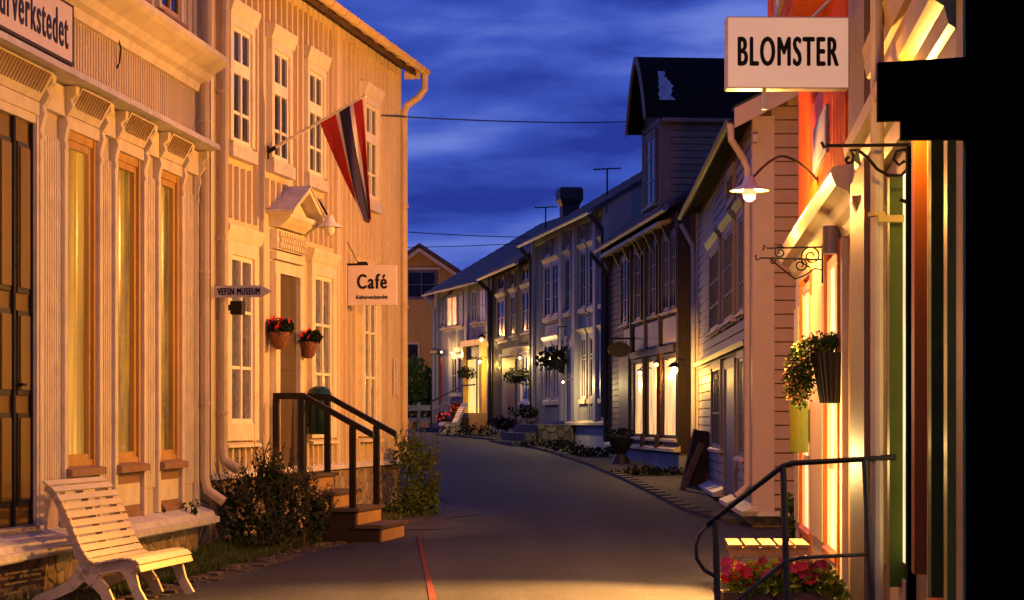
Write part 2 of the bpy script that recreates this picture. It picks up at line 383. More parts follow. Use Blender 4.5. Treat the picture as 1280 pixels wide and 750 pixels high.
def window(root, fr, u0, u1, z0, z1, cols=2, bars=(), n=0.0, trim=0.1, fm='white_trim', tm='cream_trim', pane='darkglass',
           cap=0.0, capm=None, sill=0.0, sillm=None, sash=0.05, mw=0.03, thick=0.05, name='window', lower=0.0, label=None, transom=None):
    mb = MB(fr)
    if trim > 0:
        mb.cur = 0
        mb.box(u0 - trim, u0, n, n + thick, z0 - lower, z1 + 0.0); mb.box(u1, u1 + trim, n, n + thick, z0 - lower, z1)
        mb.box(u0 - trim, u1 + trim, n, n + thick, z1, z1 + trim)
        mb.box(u0, u1, n, n + thick * 0.9, z0 - max(lower, trim), z0 - 0.001)
    mb.cur = 1
    q = n + thick * 0.62
    mb.box(u0, u0 + sash, n, q, z0, z1); mb.box(u1 - sash, u1, n, q, z0, z1)
    mb.box(u0 + sash, u1 - sash, n, q, z0, z0 + sash); mb.box(u0 + sash, u1 - sash, n, q, z1 - sash, z1)
    for c in range(1, cols):
        uc = u0 + (u1 - u0) * c / cols; mb.box(uc - mw * 0.8, uc + mw * 0.8, n, q + 0.004, z0 + sash, z1 - sash)
    for zb in bars: mb.box(u0 + sash, u1 - sash, n, q - 0.004, zb - mw / 2, zb + mw / 2)
    if transom: mb.box(u0 + sash, u1 - sash, n, q + 0.012, transom[0], transom[1])
    w = mb.build(name, [tm, fm], root)
    if label: w['label'] = label
    MB(fr).box(u0 + sash * 0.5, u1 - sash * 0.5, n + 0.002, n + thick * 0.25, z0 + sash * 0.5, z1 - sash * 0.5).build('pane', pane, w)
    if cap > 0:
        c0 = z1 + trim; e = trim + 0.05
        m2 = MB(fr)
        m2.ext([(u0 - e, n, c0), (u0 - e, n + thick + 0.01, c0), (u0 - e, n + thick + 0.03, c0 + cap * 0.35), (u0 - e, n + 0.125, c0 + cap * 0.8), (u0 - e, n + 0.125, c0 + cap), (u0 - e, n, c0 + cap * 1.15)], (u1 - u0 + 2 * e, 0, 0))
        m2.build('cap', capm or tm, w)
    if sill > 0:
        MB(fr).ext([(u0 - trim - 0.02, n, z0 - lower - trim * 0.1), (u0 - trim - 0.02, n + 0.1, z0 - lower - trim * 0.1 - 0.03), (u0 - trim - 0.02, n + 0.1, z0 - lower - trim * 0.1 - sill), (u0 - trim - 0.02, n, z0 - lower - trim * 0.1 - sill)],
                  (u1 - u0 + 2 * trim + 0.04, 0, 0)).build('sill', sillm or tm, w)
    return w

def gutter(root, fr, u0, u1, n, z, r=0.06, m='gutter', ribs=0.0):
    mb = MB(fr); k = 8
    prof = [(n + r * math.cos(t), z + r * math.sin(t)) for t in [math.pi + math.pi * i / k for i in range(k + 1)]]
    inner = [(n + (r - .01) * math.cos(t), z + (r - .01) * math.sin(t)) for t in [2 * math.pi - math.pi * i / k for i in range(k + 1)]]
    mb.ext([(u0, a, b) for a, b in prof + inner], (u1 - u0, 0, 0))
    if ribs:
        x = u0 + 0.1
        while x < u1:
            p2 = [(n + (r + .012) * math.cos(t), z + (r + .012) * math.sin(t)) for t in [math.pi + math.pi * i / k for i in range(k + 1)]]
            mb.ext([(x, a, b) for a, b in p2], (0.03, 0, 0)); x += ribs
    return mb.build('gutter', m, root, smooth=False)

def shell(root, fr, L, D, zb, ze, pitch, wall, ov=0.35, roofm='slate', thick=0.1, u0=0.0, end_ov=0.2, tiles=None, courses=0.0, name='wall', nfront=0.0):
    """gabled house body with its ridge along the street; returns (wall builder, ridge height)"""
    zr = ze + math.tan(pitch) * D / 2
    mb = MB(fr)
    mb.ext([(u0, nfront, zb), (u0, nfront, ze), (u0, -D / 2, zr), (u0, -D, ze), (u0, -D, zb)], (L, 0, 0))
    t = math.tan(pitch); rb = MB(fr); a, b = u0 - end_ov, L + 2 * end_ov
    e = 0.004
    rb.ext([(a, ov, ze - ov * t + e), (a, ov, ze - ov * t + thick), (a, -D / 2, zr + thick), (a, -D - ov, ze - ov * t + thick), (a, -D - ov, ze - ov * t + e), (a, -D / 2, zr + e)], (b, 0, 0))
    if courses:
        sl = (D / 2 + ov) / math.cos(pitch); k = int(sl / courses)
        for i in range(k):
            s0 = i * courses; s1 = s0 + courses
            f = lambda q, up: (a + 0.02, ov - q * math.cos(pitch), ze - ov * t + thick + q * math.sin(pitch) + up)
            rb.ext([f(s0, 0.003), f(s0, 0.028), f(s1, 0.006), f(s1, 0.003)], (b - 0.04, 0, 0))
    if tiles:
        nu = int(b / 0.045); sl = (D / 2 + ov + 0.06) / math.cos(pitch); rows = int(sl / 0.33)
        for i in range(rows):
            pts = []; s0 = i * 0.33; s1 = s0 + 0.36
            for k in range(nu + 1):
                u = a + b * k / nu; wv = 0.028 * math.sin(2 * math.pi * u / 0.24)
                for q, up in ((s0, -0.01), (s0, 0.045), (s1, 0.012)):
                    pts.append((u, ov + 0.05 - q * math.cos(pitch), ze - ov * t + thick + q * math.sin(pitch) + up + wv + 0.035))
            F = []
            for k in range(nu):
                for j in range(2): F.append((k * 3 + j, k * 3 + j + 1, (k + 1) * 3 + j + 1, (k + 1) * 3 + j))
            rb.add(pts, F)
    rb.build('roof', roofm, root)
    return mb, zr
# ------------------------------------------------------------------ ground, road
def lerp_list(tab, y):
    for (y0, x0), (y1, x1) in zip(tab, tab[1:]):
        if y <= y1 or (y1, x1) == tab[-1]:
            t = (y - y0) / (y1 - y0); return x0 + (x1 - x0) * t
RL = [(-4, -3.2), (10, -3.05), (15, -3.0), (16.7, -2.83), (18.5, -2.62), (20.5, -2.38), (22.5, -2.14), (24.2, -1.88), (26, -1.55), (28, -1.2), (30, -1.0), (32, -1.0), (34, -1.4), (36, -2.2), (40, -4), (46, -6.8), (54, -10.5), (64, -16)]
RR = [(-4, 1.6), (12, 1.6), (16, 1.75), (20, 2.1), (24, 2.8), (26, 3.0), (28, 2.75), (30, 2.45), (34, 2.25), (38.5, 2.0), (44, 1.6), (50, .95), (54, .45), (57, 0.0), (60, -.8), (63, -1.95), (66, -4.2), (69, -7.5), (72, -12), (75, -17)]
gm = MB()
xs = [-420, -160, -70, -40, -25, -18, -13, -10] + [-8 + .5 * i for i in range(33)] + [10, 13, 18, 25, 40, 70, 160, 420]
ys = [-60, -25, -10] + [-4 + 1.0 * i for i in range(86)] + [90, 105, 130, 180, 280, 450, 800]
pts = [(x, y, g(y)) for y in ys for x in xs]; nx = len(xs)
gm.add(pts, [(j * nx + i, j * nx + i + 1, (j + 1) * nx + i + 1, (j + 1) * nx + i) for j in range(len(ys) - 1) for i in range(nx - 1)])
GM = stone('cobbled verge', (0.014, 0.013, 0.013), (0.038, 0.035, 0.034), 5.0, 0.8, (0.03, 0.028, 0.025))
tag(gm.build('ground', GM), kind='structure')

def asphalt():
    m = mat('asphalt', (0.024, 0.027, 0.042), 0.8, 0.22, 1.1, 0.35, 160)
    nt = m.node_tree; N = nt.nodes; L = nt.links; b = N['Principled BSDF']; b.inputs['Specular IOR Level'].default_value = .25
    src = b.inputs['Base Color'].links[0].from_socket
    tc = N.new('ShaderNodeTexCoord')
    n2 = N.new('ShaderNodeTexNoise'); n2.inputs['Scale'].default_value = 42; n2.inputs['Detail'].default_value = 3; L.new(tc.outputs['Object'], n2.inputs['Vector'])
    r2 = N.new('ShaderNodeValToRGB'); r2.color_ramp.elements[0].position = .35; r2.color_ramp.elements[0].color = (.4, .4, .4, 1); r2.color_ramp.elements[1].position = .65; r2.color_ramp.elements[1].color = (1.6, 1.6, 1.6, 1)
    L.new(n2.outputs['Fac'], r2.inputs['Fac'])
    mx = N.new('ShaderNodeMix'); mx.data_type = 'RGBA'; mx.blend_type = 'MULTIPLY'; mx.inputs['Factor'].default_value = 1
    L.new(src, mx.inputs['A']); L.new(r2.outputs[0], mx.inputs['B'])
    # tyre-worn bands and tar seams along the street
    w = N.new('ShaderNodeTexNoise'); w.inputs['Scale'].default_value = 1.0; w.inputs['Detail'].default_value = 5
    mp = N.new('ShaderNodeMapping'); mp.inputs['Scale'].default_value = (1.6, .12, 1); L.new(tc.outputs['Object'], mp.inputs[0]); L.new(mp.outputs[0], w.inputs['Vector'])
    r3 = N.new('ShaderNodeValToRGB'); r3.color_ramp.elements[0].position = .4; r3.color_ramp.elements[0].color = (.72, .72, .72, 1); r3.color_ramp.elements[1].position = .62; r3.color_ramp.elements[1].color = (1.12, 1.12, 1.12, 1)
    L.new(w.outputs['Fac'], r3.inputs['Fac'])
    m2 = N.new('ShaderNodeMix'); m2.data_type = 'RGBA'; m2.blend_type = 'MULTIPLY'; m2.inputs['Factor'].default_value = 1
    L.new(mx.outputs['Result'], m2.inputs['A']); L.new(r3.outputs[0], m2.inputs['B'])
    L.new(m2.outputs['Result'], b.inputs['Base Color'])
    return m
rm = MB(); RWY = [-4 + 0.75 * i for i in range(90)]
def strip(mb, fl, fr_, ys, dz, cols=8):
    o = []
    for y in ys:
        a, b = fl(y), fr_(y)
        for k in range(cols + 1):
            t = k / cols; o.append((a + (b - a) * t, y, g(y) + dz + 0.02 * math.sin(math.pi * t)))
    c = cols + 1
    mb.add(o, [(j * c + i, j * c + i + 1, (j + 1) * c + i + 1, (j + 1) * c + i) for j in range(len(ys) - 1) for i in range(cols)])
fl = lambda y: lerp_list(RL, y); fr_ = lambda y: lerp_list(RR, y)
strip(rm, fl, fr_, RWY, 0.012, 10)
tag(rm.build('road', asphalt()), kind='structure')
# tar patch and red line on the road
pm = MB(); pp = []
for k in range(25):
    y = 26.3 + k * .2
    pp += [(lerp_list(RL, y) + 0.02, y, g(y) + .021), (lerp_list(RL, y) + .55 + .25 * math.sin(k * .5), y, g(y) + .026)]
pm.add(pp, [(2 * i, 2 * i + 1, 2 * i + 3, 2 * i + 2) for i in range(24)])
tag(pm.build('road_patch', mat('newer asphalt', (0.028, 0.026, 0.028), .7, .2, 3, .3, 140)), kind='structure')
lm = MB(); pp = []
for k in range(31):
    t = k / 30; y = 25.2 - 13.2 * t; x = -1.13 + .76 * t; w = .015 + .024 * t + .003 * math.sin(9 * t)
    pp += [(x - w, y, g(y) + .038), (x + w, y, g(y) + .038)]
lm.add(pp, [(2 * i, 2 * i + 1, 2 * i + 3, 2 * i + 2) for i in range(30)])
tag(lm.build('road_marking', mat('worn red road paint', (0.09, 0.016, 0.016), .85, .5, 5, .2, 120)), kind='structure')
# cobbled gutter strip along the left edge
cm = MB(); rnd = random.Random(3)
y = 9.0
while y < 29.5:
    for k in range(2):
        x = fl(y) - .1 - k * .17 + rnd.uniform(-.03, .03); a = rnd.uniform(.04, .09); b = rnd.uniform(.05, .13); h = rnd.uniform(.0, .025) + .008 * k; yb = y; y += rnd.uniform(-.08, .08)
        cm.add([(x - a, y - b, -.03), (x + a, y - b, -.03), (x + a, y + b, -.03), (x - a, y + b, -.03), (x - a * .7, y - b * .7, h), (x + a * .7, y - b * .75, h * .9), (x + a * .75, y + b * .7, h), (x - a * .75, y + b * .7, h * 1.1)],
               [(4, 5, 6, 7), (0, 1, 5, 4), (1, 2, 6, 5), (2, 3, 7, 6), (3, 0, 4, 7)]); y = yb
    y += .22
tag(cm.build('cobble_edging', mat('cobble stone', (.075, .055, .04), .85, .6, 4, .5, 30)), kind='stuff')
# kerb of flat stones on the right
km = MB(); y = 27.5
while y < 62:
    x = fr_(y); x2 = fr_(y + .75); z = g(y)
    km.add([(x, y, z), (x + .2, y, z), (x2 + .2, y + .72, z), (x2, y + .72, z), (x + .01, y + .01, z + .07), (x + .19, y + .01, z + .08), (x2 + .19, y + .71, z + .08), (x2 + .01, y + .71, z + .07)],
           [(4, 5, 6, 7), (0, 1, 5, 4), (1, 2, 6, 5), (2, 3, 7, 6), (3, 0, 4, 7)])
    y += .75
tag(km.build('kerb', mat('kerb stone', (.045, .042, .042), .8, .3, 5, .4, 25)), kind='structure')

# ------------------------------------------------------------------ foliage helpers
def rdir(r):
    while True:
        v = Vector((r.uniform(-1, 1), r.uniform(-1, 1), r.uniform(-1, 1)))
        if 0.05 < v.length < 1: return v.normalized()
def leaf(mb, p, d, s, r, wide=.5):
    d = d.normalized(); a = d.cross(rdir(r))
    if a.length < .05: return
    a = a.normalized() * s * wide; t = p + d * s
    nrm = d.cross(a).normalized() * s * .15
    mb.add([tuple(p), tuple(p + d * s * .5 + a - nrm), tuple(t), tuple(p + d * s * .5 - a - nrm)], [(0, 1, 2), (0, 2, 3)])
def blobs(mb, centres, n, size, r, wide=.5, droop=0.0):
    for k in range(n):
        c, rad = r.choice(centres)
        d = rdir(r); q = r.random() ** .45
        p = Vector(c) + Vector((d.x * rad[0], d.y * rad[1], d.z * rad[2])) * q
        leaf(mb, p, (d + rdir(r) * .8 + Vector((0, 0, .2 - droop))), size * r.uniform(.6, 1.3), r, wide)
def flower(mb, p, s, r, petals=6):
    ax = (rdir(r) * .6 + Vector((.3, -1, .6))).normalized(); x = ax.cross(Vector((0, 0, 1))).normalized(); y = ax.cross(x)
    p = Vector(p)
    for k in range(petals):
        t = 2 * math.pi * k / petals; d = x * math.cos(t) + y * math.sin(t); e = ax.cross(d)
        mb.add([tuple(p), tuple(p + d * s * .6 + e * s * .38 + ax * s * .1), tuple(p + d * s + ax * s * .25), tuple(p + d * s * .6 - e * s * .38 + ax * s * .1)], [(0, 1, 2, 3)])

# ------------------------------------------------------------------ LEFT SHOP
FS = Fr.facade(930, -5.66, 12.6, -1, 0.0)
shop = FS.root('shop_building', 'pink grey timber shop with tall varnished windows behind white slatted bench', 'building')
LS = FS.U(245)
w = MB(FS)
zl, zc = 4.31, 5.17
w.box(0, LS, -8, -1.6, .3, 4.2)                    # back room block
w.box(0, LS, -8, -.0, 4.2, 8.6)                    # upper storey
w.box(-.0, .3, -1.6, 0, .3, 4.2); w.box(LS - .3, LS, -1.6, 0, .3, 4.2)
spx = [(0, 43), (78, 118), (141, 174), (195, 222)]
ops = [(FS.U(a), FS.U(b)) for a, b in spx]
ops = [(ops[0][0] - .75, ops[0][1])] + ops[1:]
extra = (ops[0][0] - .62 - .95, ops[0][0] - .62)
opsall = [extra] + ops
# piers and spandrels between the openings
e0 = .3
for a, b in opsall + [(LS - .3, LS)]:
    if a > e0: w.box(e0, a, -.3, 0, .3, 4.2)
    e0 = b
for i, (a, b) in enumerate(opsall):
    w.box(a, b, -.3, -.002, 3.87, 4.2)
    w.box(a, b, -.3, -.02, .3, 1.04 if i != 1 else .52)
# inner floor, warm rear wall
MB(FS).box(.3, LS - .3, -1.6, -.3, .5, .55).build('floor', 'plank', shop)
b = MB(FS); b.box(.3, LS - .3, -1.6, -1.56, .55, 4.2)
b.build('inner_wall', 'shopinside', shop)
b = w
battens(b, .05, LS - .02, zl + .03, 4.9, .075, .045, 0, .012)
battens(b, .05, LS - .02, 5.2, 8.5, .22, .05, 0, .02, [(FS.U(192), FS.U(226), 5.2, 7.2), (FS.U(146), FS.U(178), 5.2, 7.2), (FS.U(60), FS.U(115), 5.2, 7.2)])
b.box(LS - .14, LS + .012, 0, .03, .5, zl - .1); b.box(LS - .12, LS + .012, 0, .03, 5.2, 8.5)
b.build('wall', 'shop_wall', shop)
# plinth with flashing
b = MB(FS); b.box(0, LS, -.3, .02, -.2, .38); b.build('foundation', 'rubble', shop)
b = MB(FS)
b.ext([(-.1, 0, .56), (-.1, .16, .50), (-.1, .19, .44), (-.1, .19, .37), (-.1, 0, .37)], (LS + .2, 0, 0))
b.ext([(-.1, .19, .45), (-.1, .215, .44), (-.1, .215, .385), (-.1, .19, .38)], (LS + .24, 0, 0))
b.build('base_flashing', 'flash', shop)
# ledge over the windows, dentils, consoles
b = MB(FS)
b.ext([(-.1, 0, zl + .02), (-.1, .25, zl - .03), (-.1, .26, zl - .085), (-.1, .1, zl - .1), (-.1, 0, zl - .1)], (LS + .1, 0, 0))
b.build('ledge', 'flash', shop)
b = MB(FS)
b.ext([(-.1, 0, 4.82), (-.1, .05, 4.82), (-.1, .07, 4.9), (-.1, .13, 4.93), (-.1, .17, 5.0), (-.1, .3, 5.08), (-.1, .34, 5.12), (-.1, .34, 5.17), (-.1, 0, 5.2)], (LS + .14, 0, 0))
b.build('cornice', 'shop_trim', shop)
for i, (a, bb) in enumerate(opsall):
    d = MB(FS)
    d.ext([(a + .02, .0, 4.2), (a + .02, .17, 4.2), (a + .02, .05, 3.98), (a + .02, 0, 3.98)], (bb - a - .04, 0, 0))
    d.cur = 1; k = int((bb - a) / .072)
    for j in range(k):
        uu = a + .05 + j * (bb - a - .1) / k
        d.ext([(uu, .15, 4.185), (uu, .176, 4.185), (uu, .09, 4.04), (uu, .065, 4.04)], (.034, 0, 0))
    d.cur = 2
    d.box(a - .07, bb + .07, 0, .045, 3.87, 3.975)
    d.build('dentil_frieze', ['shop_trim', 'dentil', 'shop_trim'], shop)
piers = []
prev = 0
for a, bb in opsall: piers.append((prev, a)); prev = bb
piers.append((prev, LS - .02))
for a, bb in piers:
    if bb - a < .12: continue
    d = MB(FS)
    # side rails + fluted centre
    d.box(a, a + .085, 0, .05, .56, 3.87); d.box(bb - .085, bb, 0, .05, .56, 3.87)
    k = max(2, int((bb - a - .17) / .055))
    for j in range(k):
        u0 = a + .085 + (bb - a - .17) * (j + .2) / k; d.box(u0, u0 + (bb - a - .17) / k * .6, 0, .018, .8, 3.75)
    # consoles with stepped scroll edge
    for c in (a + .01, bb - .095):
        prof = [(0, 4.2), (.15, 4.2), (.145, 4.13), (.1, 4.09), (.12, 4.03), (.085, 3.97), (.065, 3.95), (.08, 3.89), (.06, 3.82), (.05, 3.76), (.06, 3.7), (.03, 3.62), (0, 3.62)]
        d.ext([(c, n + .0, z) for n, z in prof], (.085, 0, 0))
    d.box(a + .1, bb - .1, 0, .06, 3.95, 4.19)
    d.build('pilaster', 'shop_trim', shop)
for i, (a, bb) in enumerate(opsall):
    if i == 1: continue
    f = MB(FS); n0, n1 = -.06, .016
    f.box(a, a + .06, n0, n1, 1.04, 3.87); f.box(bb - .06, bb, n0, n1, 1.04, 3.87); f.box(a + .06, bb - .06, n0, n1 - .01, 3.8, 3.87); f.box(a + .06, bb - .06, n0, n1 - .01, 1.04, 1.1)
    # inner sash
    f.box(a + .06, a + .10, -.05, -.012, 1.1, 3.8); f.box(bb - .12, bb - .06, -.05, -.012, 1.1, 3.8); f.box(a + .10, bb - .12, -.05, -.016, 3.74, 3.8); f.box(a + .10, bb - .12, -.05, -.016, 1.1, 1.15)
    wi = f.build('window', 'varnish', shop)
    MB(FS).box(a + .09, bb - .11, -.036, -.031, 1.12, 3.78).build('pane', 'glass', wi)
    s_ = MB(FS); s_.ext([(a - .04, -.02, 1.06), (a - .04, .1, 1.03), (a - .04, .1, .97), (a - .04, 0, .96)], (bb - a + .08, 0, 0)); s_.build('sill', 'brown_sill', wi)
    p = MB(FS); p.box(a, bb, -.02, .012, .60, .955); p.cur = 1; p.box(a + .05, bb - .05, .012, .022, .66, .86); p.cur = 2; p.box(a + .0, bb, .0, .03, .56, .60); p.build('lower_panel', ['brown_sill', 'shop_trim', 'brown_sill'], shop)
    # added glowing sheet, imitates amber street reflections in the pane
    cu = MB(FS); k = 40; c0, c1 = (0, 1)
    P1 = [(a + .02 + (bb - a - .04) * j / k, -.09 + .012 * math.sin(j * 1.1), z) for z in (1.12, 3.84) for j in range(k + 1)]
    cu.add(P1, [(j, j + 1, k + 2 + j, k + 1 + j) for j in range(k)]); cu.build('pane_sheet', 'amberglow' if i in (0, 2) else 'brownglow', shop)
# double door
a, bb = ops[0]
f = MB(FS); f.box(a, a + .06, -.25, .04, .6, 3.87); f.box(bb - .05, bb, -.25, .04, .6, 3.87); f.box(a + .06, bb - .05, -.25, .03, 3.8, 3.87); f.build('door_frame', 'shop_trim', shop)
leaf_w = .42; e1 = bb - .05; md = e1 - leaf_w
while e1 > a + .3:
    x0, x1 = max(a + .06, e1 - leaf_w) + .01, e1 - .012
    d = MB(FS); d.box(x0, x1, -.1, -.02, .62, 3.8)
    for z0, z1 in ((.78, 1.5), (1.64, 2.3), (2.44, 3.62)):
        d.cur = 1; d.box(x0 + .07, x1 - .07, -.02, .004, z0, z1); d.cur = 0; d.box(x0 + .10, x1 - .085, .004, .018, z0 + .04, z1 - .04)
    d.cur = 1; d.box(x1 - .012, x1, -.02, .012, .62, 3.8); d.box(x0, x0 + .012, -.02, .01, .62, 3.8)
    dd = d.build('door', ['olive_door', 'door_dark'], shop); e1 -= leaf_w
h = MB(FS); h.tube([(md + .05, -.02, 1.72), (md + .05, .05, 1.72), (md + .13, .05, 1.72)], .012); h.build('door_handle', 'iron', dd)
s_ = MB(FS)
for k in range(4): s_.box(a + .02, bb - .02, -.2 + .0, -.05 + .03 * k, .5 - .0 + .0 * k, .52 + .001 * k) if k == 0 else None
s_.box(a + .0, bb - .0, -.2, .0, .5, .615)
for k in range(3): s_.box(a + .01, bb - .01, -.02, .02 + .002 * k, .52 + k * .033, .548 + k * .033)
s_.build('threshold', 'plank', shop)
for pa, pb, z0, z1 in ((196, 221, 5.42, 6.9), (150, 173, 5.42, 6.9), (65, 110, 5.42, 6.9)):
    window(shop, FS, FS.U(pa), FS.U(pb), z0, z1, 2, (6.3,), 0, .07, 'varnish', 'shop_trim', sill=.06, sillm='brown_sill')
b = MB(FS); b.ext([(-.3, .5, 8.45), (-.3, .5, 8.6), (-.3, -4, 11.1), (-.3, -8.5, 8.6), (-.3, -8.5, 8.45), (-.3, -4, 10.9)], (LS + .3, 0, 0)); b.build('roof', 'slate', shop)
b = MB(FS)
b.tube([(LS - .04, .13, 8.3), (LS - .04, .13, 5.25), (LS - .03, .1, 5.1), (LS - .03, .1, .85), (LS - .03, .13, .72), (LS - .03, .3, .6)], .05, 10)
for z in (1.6, 2.95, 4.5, 6.2): b.tube([(LS - .04, .1, z), (LS - .04, .1, z + .03)], .062, 10); b.box(LS - .05, LS - .03, 0, .1, z, z + .02)
b.build('downpipe', 'pipe', shop, smooth=False)
# loose cable end under the cornice
b = MB(FS); uu = FS.U(141); b.tube([(uu, .05, 4.86), (uu + .05, .06, 4.78), (uu + .07, .04, 4.66), (uu + .02, .03, 4.6)], .008); b.build('cable', 'iron', shop)

# hanging name board on the shop front
u1 = FS.U(88, .1); u0 = u1 - 4.3
sf = FS.sub(u0, .03, 4.35)
sg = sf.root('name_board', 'long pale name board with tall thin dark lettering above the olive double door', 'sign')
d = MB(sf); d.box(0, u1 - u0, 0, .1, 4.36, 4.86); d.build('frame', 'signdark', sg)
d = MB(sf); d.box(.03, u1 - u0 - .055, .1, .104, 4.385, 4.835); d.build('board', 'signwhite', sg)
d = MB(sf); text(d, 'Kulturverkstedet', .30, (u1 - u0 - .17, .1045, 4.475), (1, 0, 0), (0, 0, 1), (0, 1, 0), ext=.004, bold=.006, align='RIGHT', width=2.08, space=1.15); d.build('lettering', 'black', sg)

# ------------------------------------------------------------------ CAFE HOUSE
FC = Fr.facade(1130, -7.55, 22.5, -1, 0.0)
LC = FC.U(497)
cafe = FC.root('cafe_house', 'cream timber house with white casements, pedimented door and stone footing', 'building')
ZB, ZE = .84, 6.72
mb, zr = shell(cafe, FC, LC, 7.0, ZB, ZE, R(31), None, ov=.28, roofm='tile', thick=.1, tiles=True, end_ov=.3)
uw = [(FC.U(285), FC.U(308.5)), (FC.U(336.5), FC.U(356)), (FC.U(381), FC.U(399)), (FC.U(452.5), FC.U(468))]
lw = [(FC.U(282), FC.U(311)), (FC.U(387.5), FC.U(410)), (FC.U(450.5), FC.U(467))]
holes = [(a - .17, b + .17, 4.3, 6.14) for a, b in uw] + [(a - .24, b + .24, 1.18, 3.7) for a, b in lw] + [(FC.U(333), FC.U(377), .8, 3.95)]
b = mb; battens(b, .2, LC - .2, ZB + .02, ZE - .02, .235, .055, 0, .05, holes)
b.build('wall', 'cream', cafe)
b = MB(FC)
for x in (0, LC - .17, FC.U(417)): b.box(x, x + .17, 0, .056, ZB + .01, ZE - .01)
b.box(0, LC, 0, .05, ZE - .16, ZE - .0)
each(b, 'corner_board', 'cream', cafe)
b = MB(FC); b.box(.02, LC - .02, -7, .03, -.3, ZB - .03); b.build('foundation', 'rubble', cafe)
b = MB(FC); b.ext([(0, 0, ZB + .04), (0, .07, ZB + .0), (0, .08, ZB - .05), (0, 0, ZB - .03)], (LC + .03, 0, 0)); b.build('base_flashing', 'flash', cafe)
for a, bb in uw:
    window(cafe, FC, a, bb, 4.56, 5.86, 2, (4.90,), 0, .1, 'white_trim', 'cream_trim', 'greyglass' if 0 else 'darkglass', cap=.17, sill=.17, sillm='flash', transom=(5.33, 5.47), sash=.05, mw=.035, thick=.07)
for i, (a, bb) in enumerate(lw):
    window(cafe, FC, a, bb, 1.4, 3.29, 2, (2.03, 2.66), 0, .16, 'white_trim', 'cream_trim', 'greyglass', cap=.16, sill=.06, sash=.055, mw=.035, thick=.075, lower=.19)
# rafters ends / soffit lights
b = MB(FC)
u = .4
while u < LC: b.ext([(u, 0, ZE - .02), (u, .27, ZE - .14), (u, .27, ZE - .07), (u, 0, ZE + .06)], (.09, 0, 0)); u += .8
each(b, 'rafter', 'browntrim', cafe)
gutter(cafe, FC, -.3, LC + .22, .385, ZE - .06, .075, 'gutter', .62)
b = MB(FC); b.ext([(LC + .02, .1, ZE - .2), (LC + .02, .33, ZE - .2), (LC + .02, .33, ZE - .06), (LC + .02, .1, ZE + .15)], (.04, 0, 0)); b.build('bargeboard', 'cream', cafe)
b = MB(FC)
b.tube([(LC + .12, .385, ZE - .12), (LC + .12, .385, ZE - .34), (LC + .1, .3, ZE - .46), (LC + .02, .13, ZE - .6), (LC + .0, .1, ZE - .72), (LC + .0, .1, 1.1), (LC, .12, .95), (LC, .26, .83)], .055, 10)
for z in (1.4, 3.1, 4.6): b.tube([(LC, .1, z), (LC, .1, z + .04)], .068, 10)
b.build('downpipe', 'pipe', cafe)
b = MB(FC)
b.tube([(.2, .3, ZE - .1), (.2, .14, ZE - .3), (.2, .12, 1.15), (.2, .14, 1.0), (.2, .3, .9)], .055, 10)
for z in (1.5, 3.4, 5.0): b.tube([(.2, .12, z), (.2, .12, z + .04)], .068, 10)
b.build('downpipe', 'pipe', cafe)
# door with pediment
d0, d1 = FC.U(342.5), FC.U(368)
b = MB(FC)
b.box(d0 - .16, d0, 0, .08, ZB, 3.2); b.box(d1, d1 + .16, 0, .08, ZB, 3.2); b.box(d0 - .16, d1 + .16, 0, .07, 3.2, 3.34); b.box(d0 - .16, d1 + .16, 0, .085, 3.36, 3.46)
b.box(d0 - .16, d1 + .16, 0, .09, 3.48, 3.72)
df = b.build('door_frame', 'cream_trim', cafe)
b = MB(FC)
for r_ in range(3):
    k = 11
    for j in range(k):
        uu = d0 - .12 + (d1 - d0 + .24) * (j + (.5 if r_ % 2 else 0)) / k
        b.ext([(uu, .09, 3.70 - r_ * .07), (uu + .05, .09, 3.70 - r_ * .07), (uu + .05, .09, 3.655 - r_ * .07), (uu + .025, .09, 3.625 - r_ * .07), (uu, .09, 3.655 - r_ * .07)], (0, .035, 0))
b.build('scallop_frieze', 'cream_trim', df)
b = MB(FC); b.box(d0, d1, -.002, .02, ZB, 3.2); dr = b.build('door', 'dooropen', cafe)
b = MB(FC)
for z0, z1 in ((1.1, 1.9), (2.05, 3.0)): b.box(d0 + .15, d1 - .15, .02, .035, z0, z1)
each(b, 'door_panel', 'dooropen', dr)
h0, h1 = d0 - .17, d1 + .17; hm = (h0 + h1) / 2; hz = 3.74; hp = .32; ha = 4.2
b = MB(FC)
b.ext([(h0, 0, hz), (h0, .12, hz), (h0, .2, hz + .06), (h0, hp - .06, hz + .12), (h0, hp - .06, hz + .17), (h0, 0, hz + .17)], (h1 - h0, 0, 0))
b.ext([(h0 + .05, .1, hz + .171), (h1 - .05, .1, hz + .171), (hm, .1, ha - .05)], (0, .05, 0))
for sx, p in ((h0, -1), (h1, 1)):
    b.ext([(sx + p * .1, .0, hz + .14), (sx + p * .1, .0, hz + .2), (hm, .0, ha + .06), (hm, .0, ha)], (0, hp, 0))
b.build('hood', ['cream_trim'], cafe)
b = MB(FC)
for sx, p in ((h0, -1), (h1, 1)):
    b.ext([(sx + p * .13, -.0, hz + .202 - .03), (sx + p * .13, 0, hz + .225 - .03), (hm, 0, ha + .085), (hm, 0, ha + .063)], (0, hp + .02, 0))
b.build('hood_roof', 'flash', cafe)
# enamel house number/plaque at far corner
b = MB(FC); uu = FC.U(489); b.box(uu, uu + .3, .036, .05, 1.8, 2.35); b.build('notice', 'signwhite', cafe)

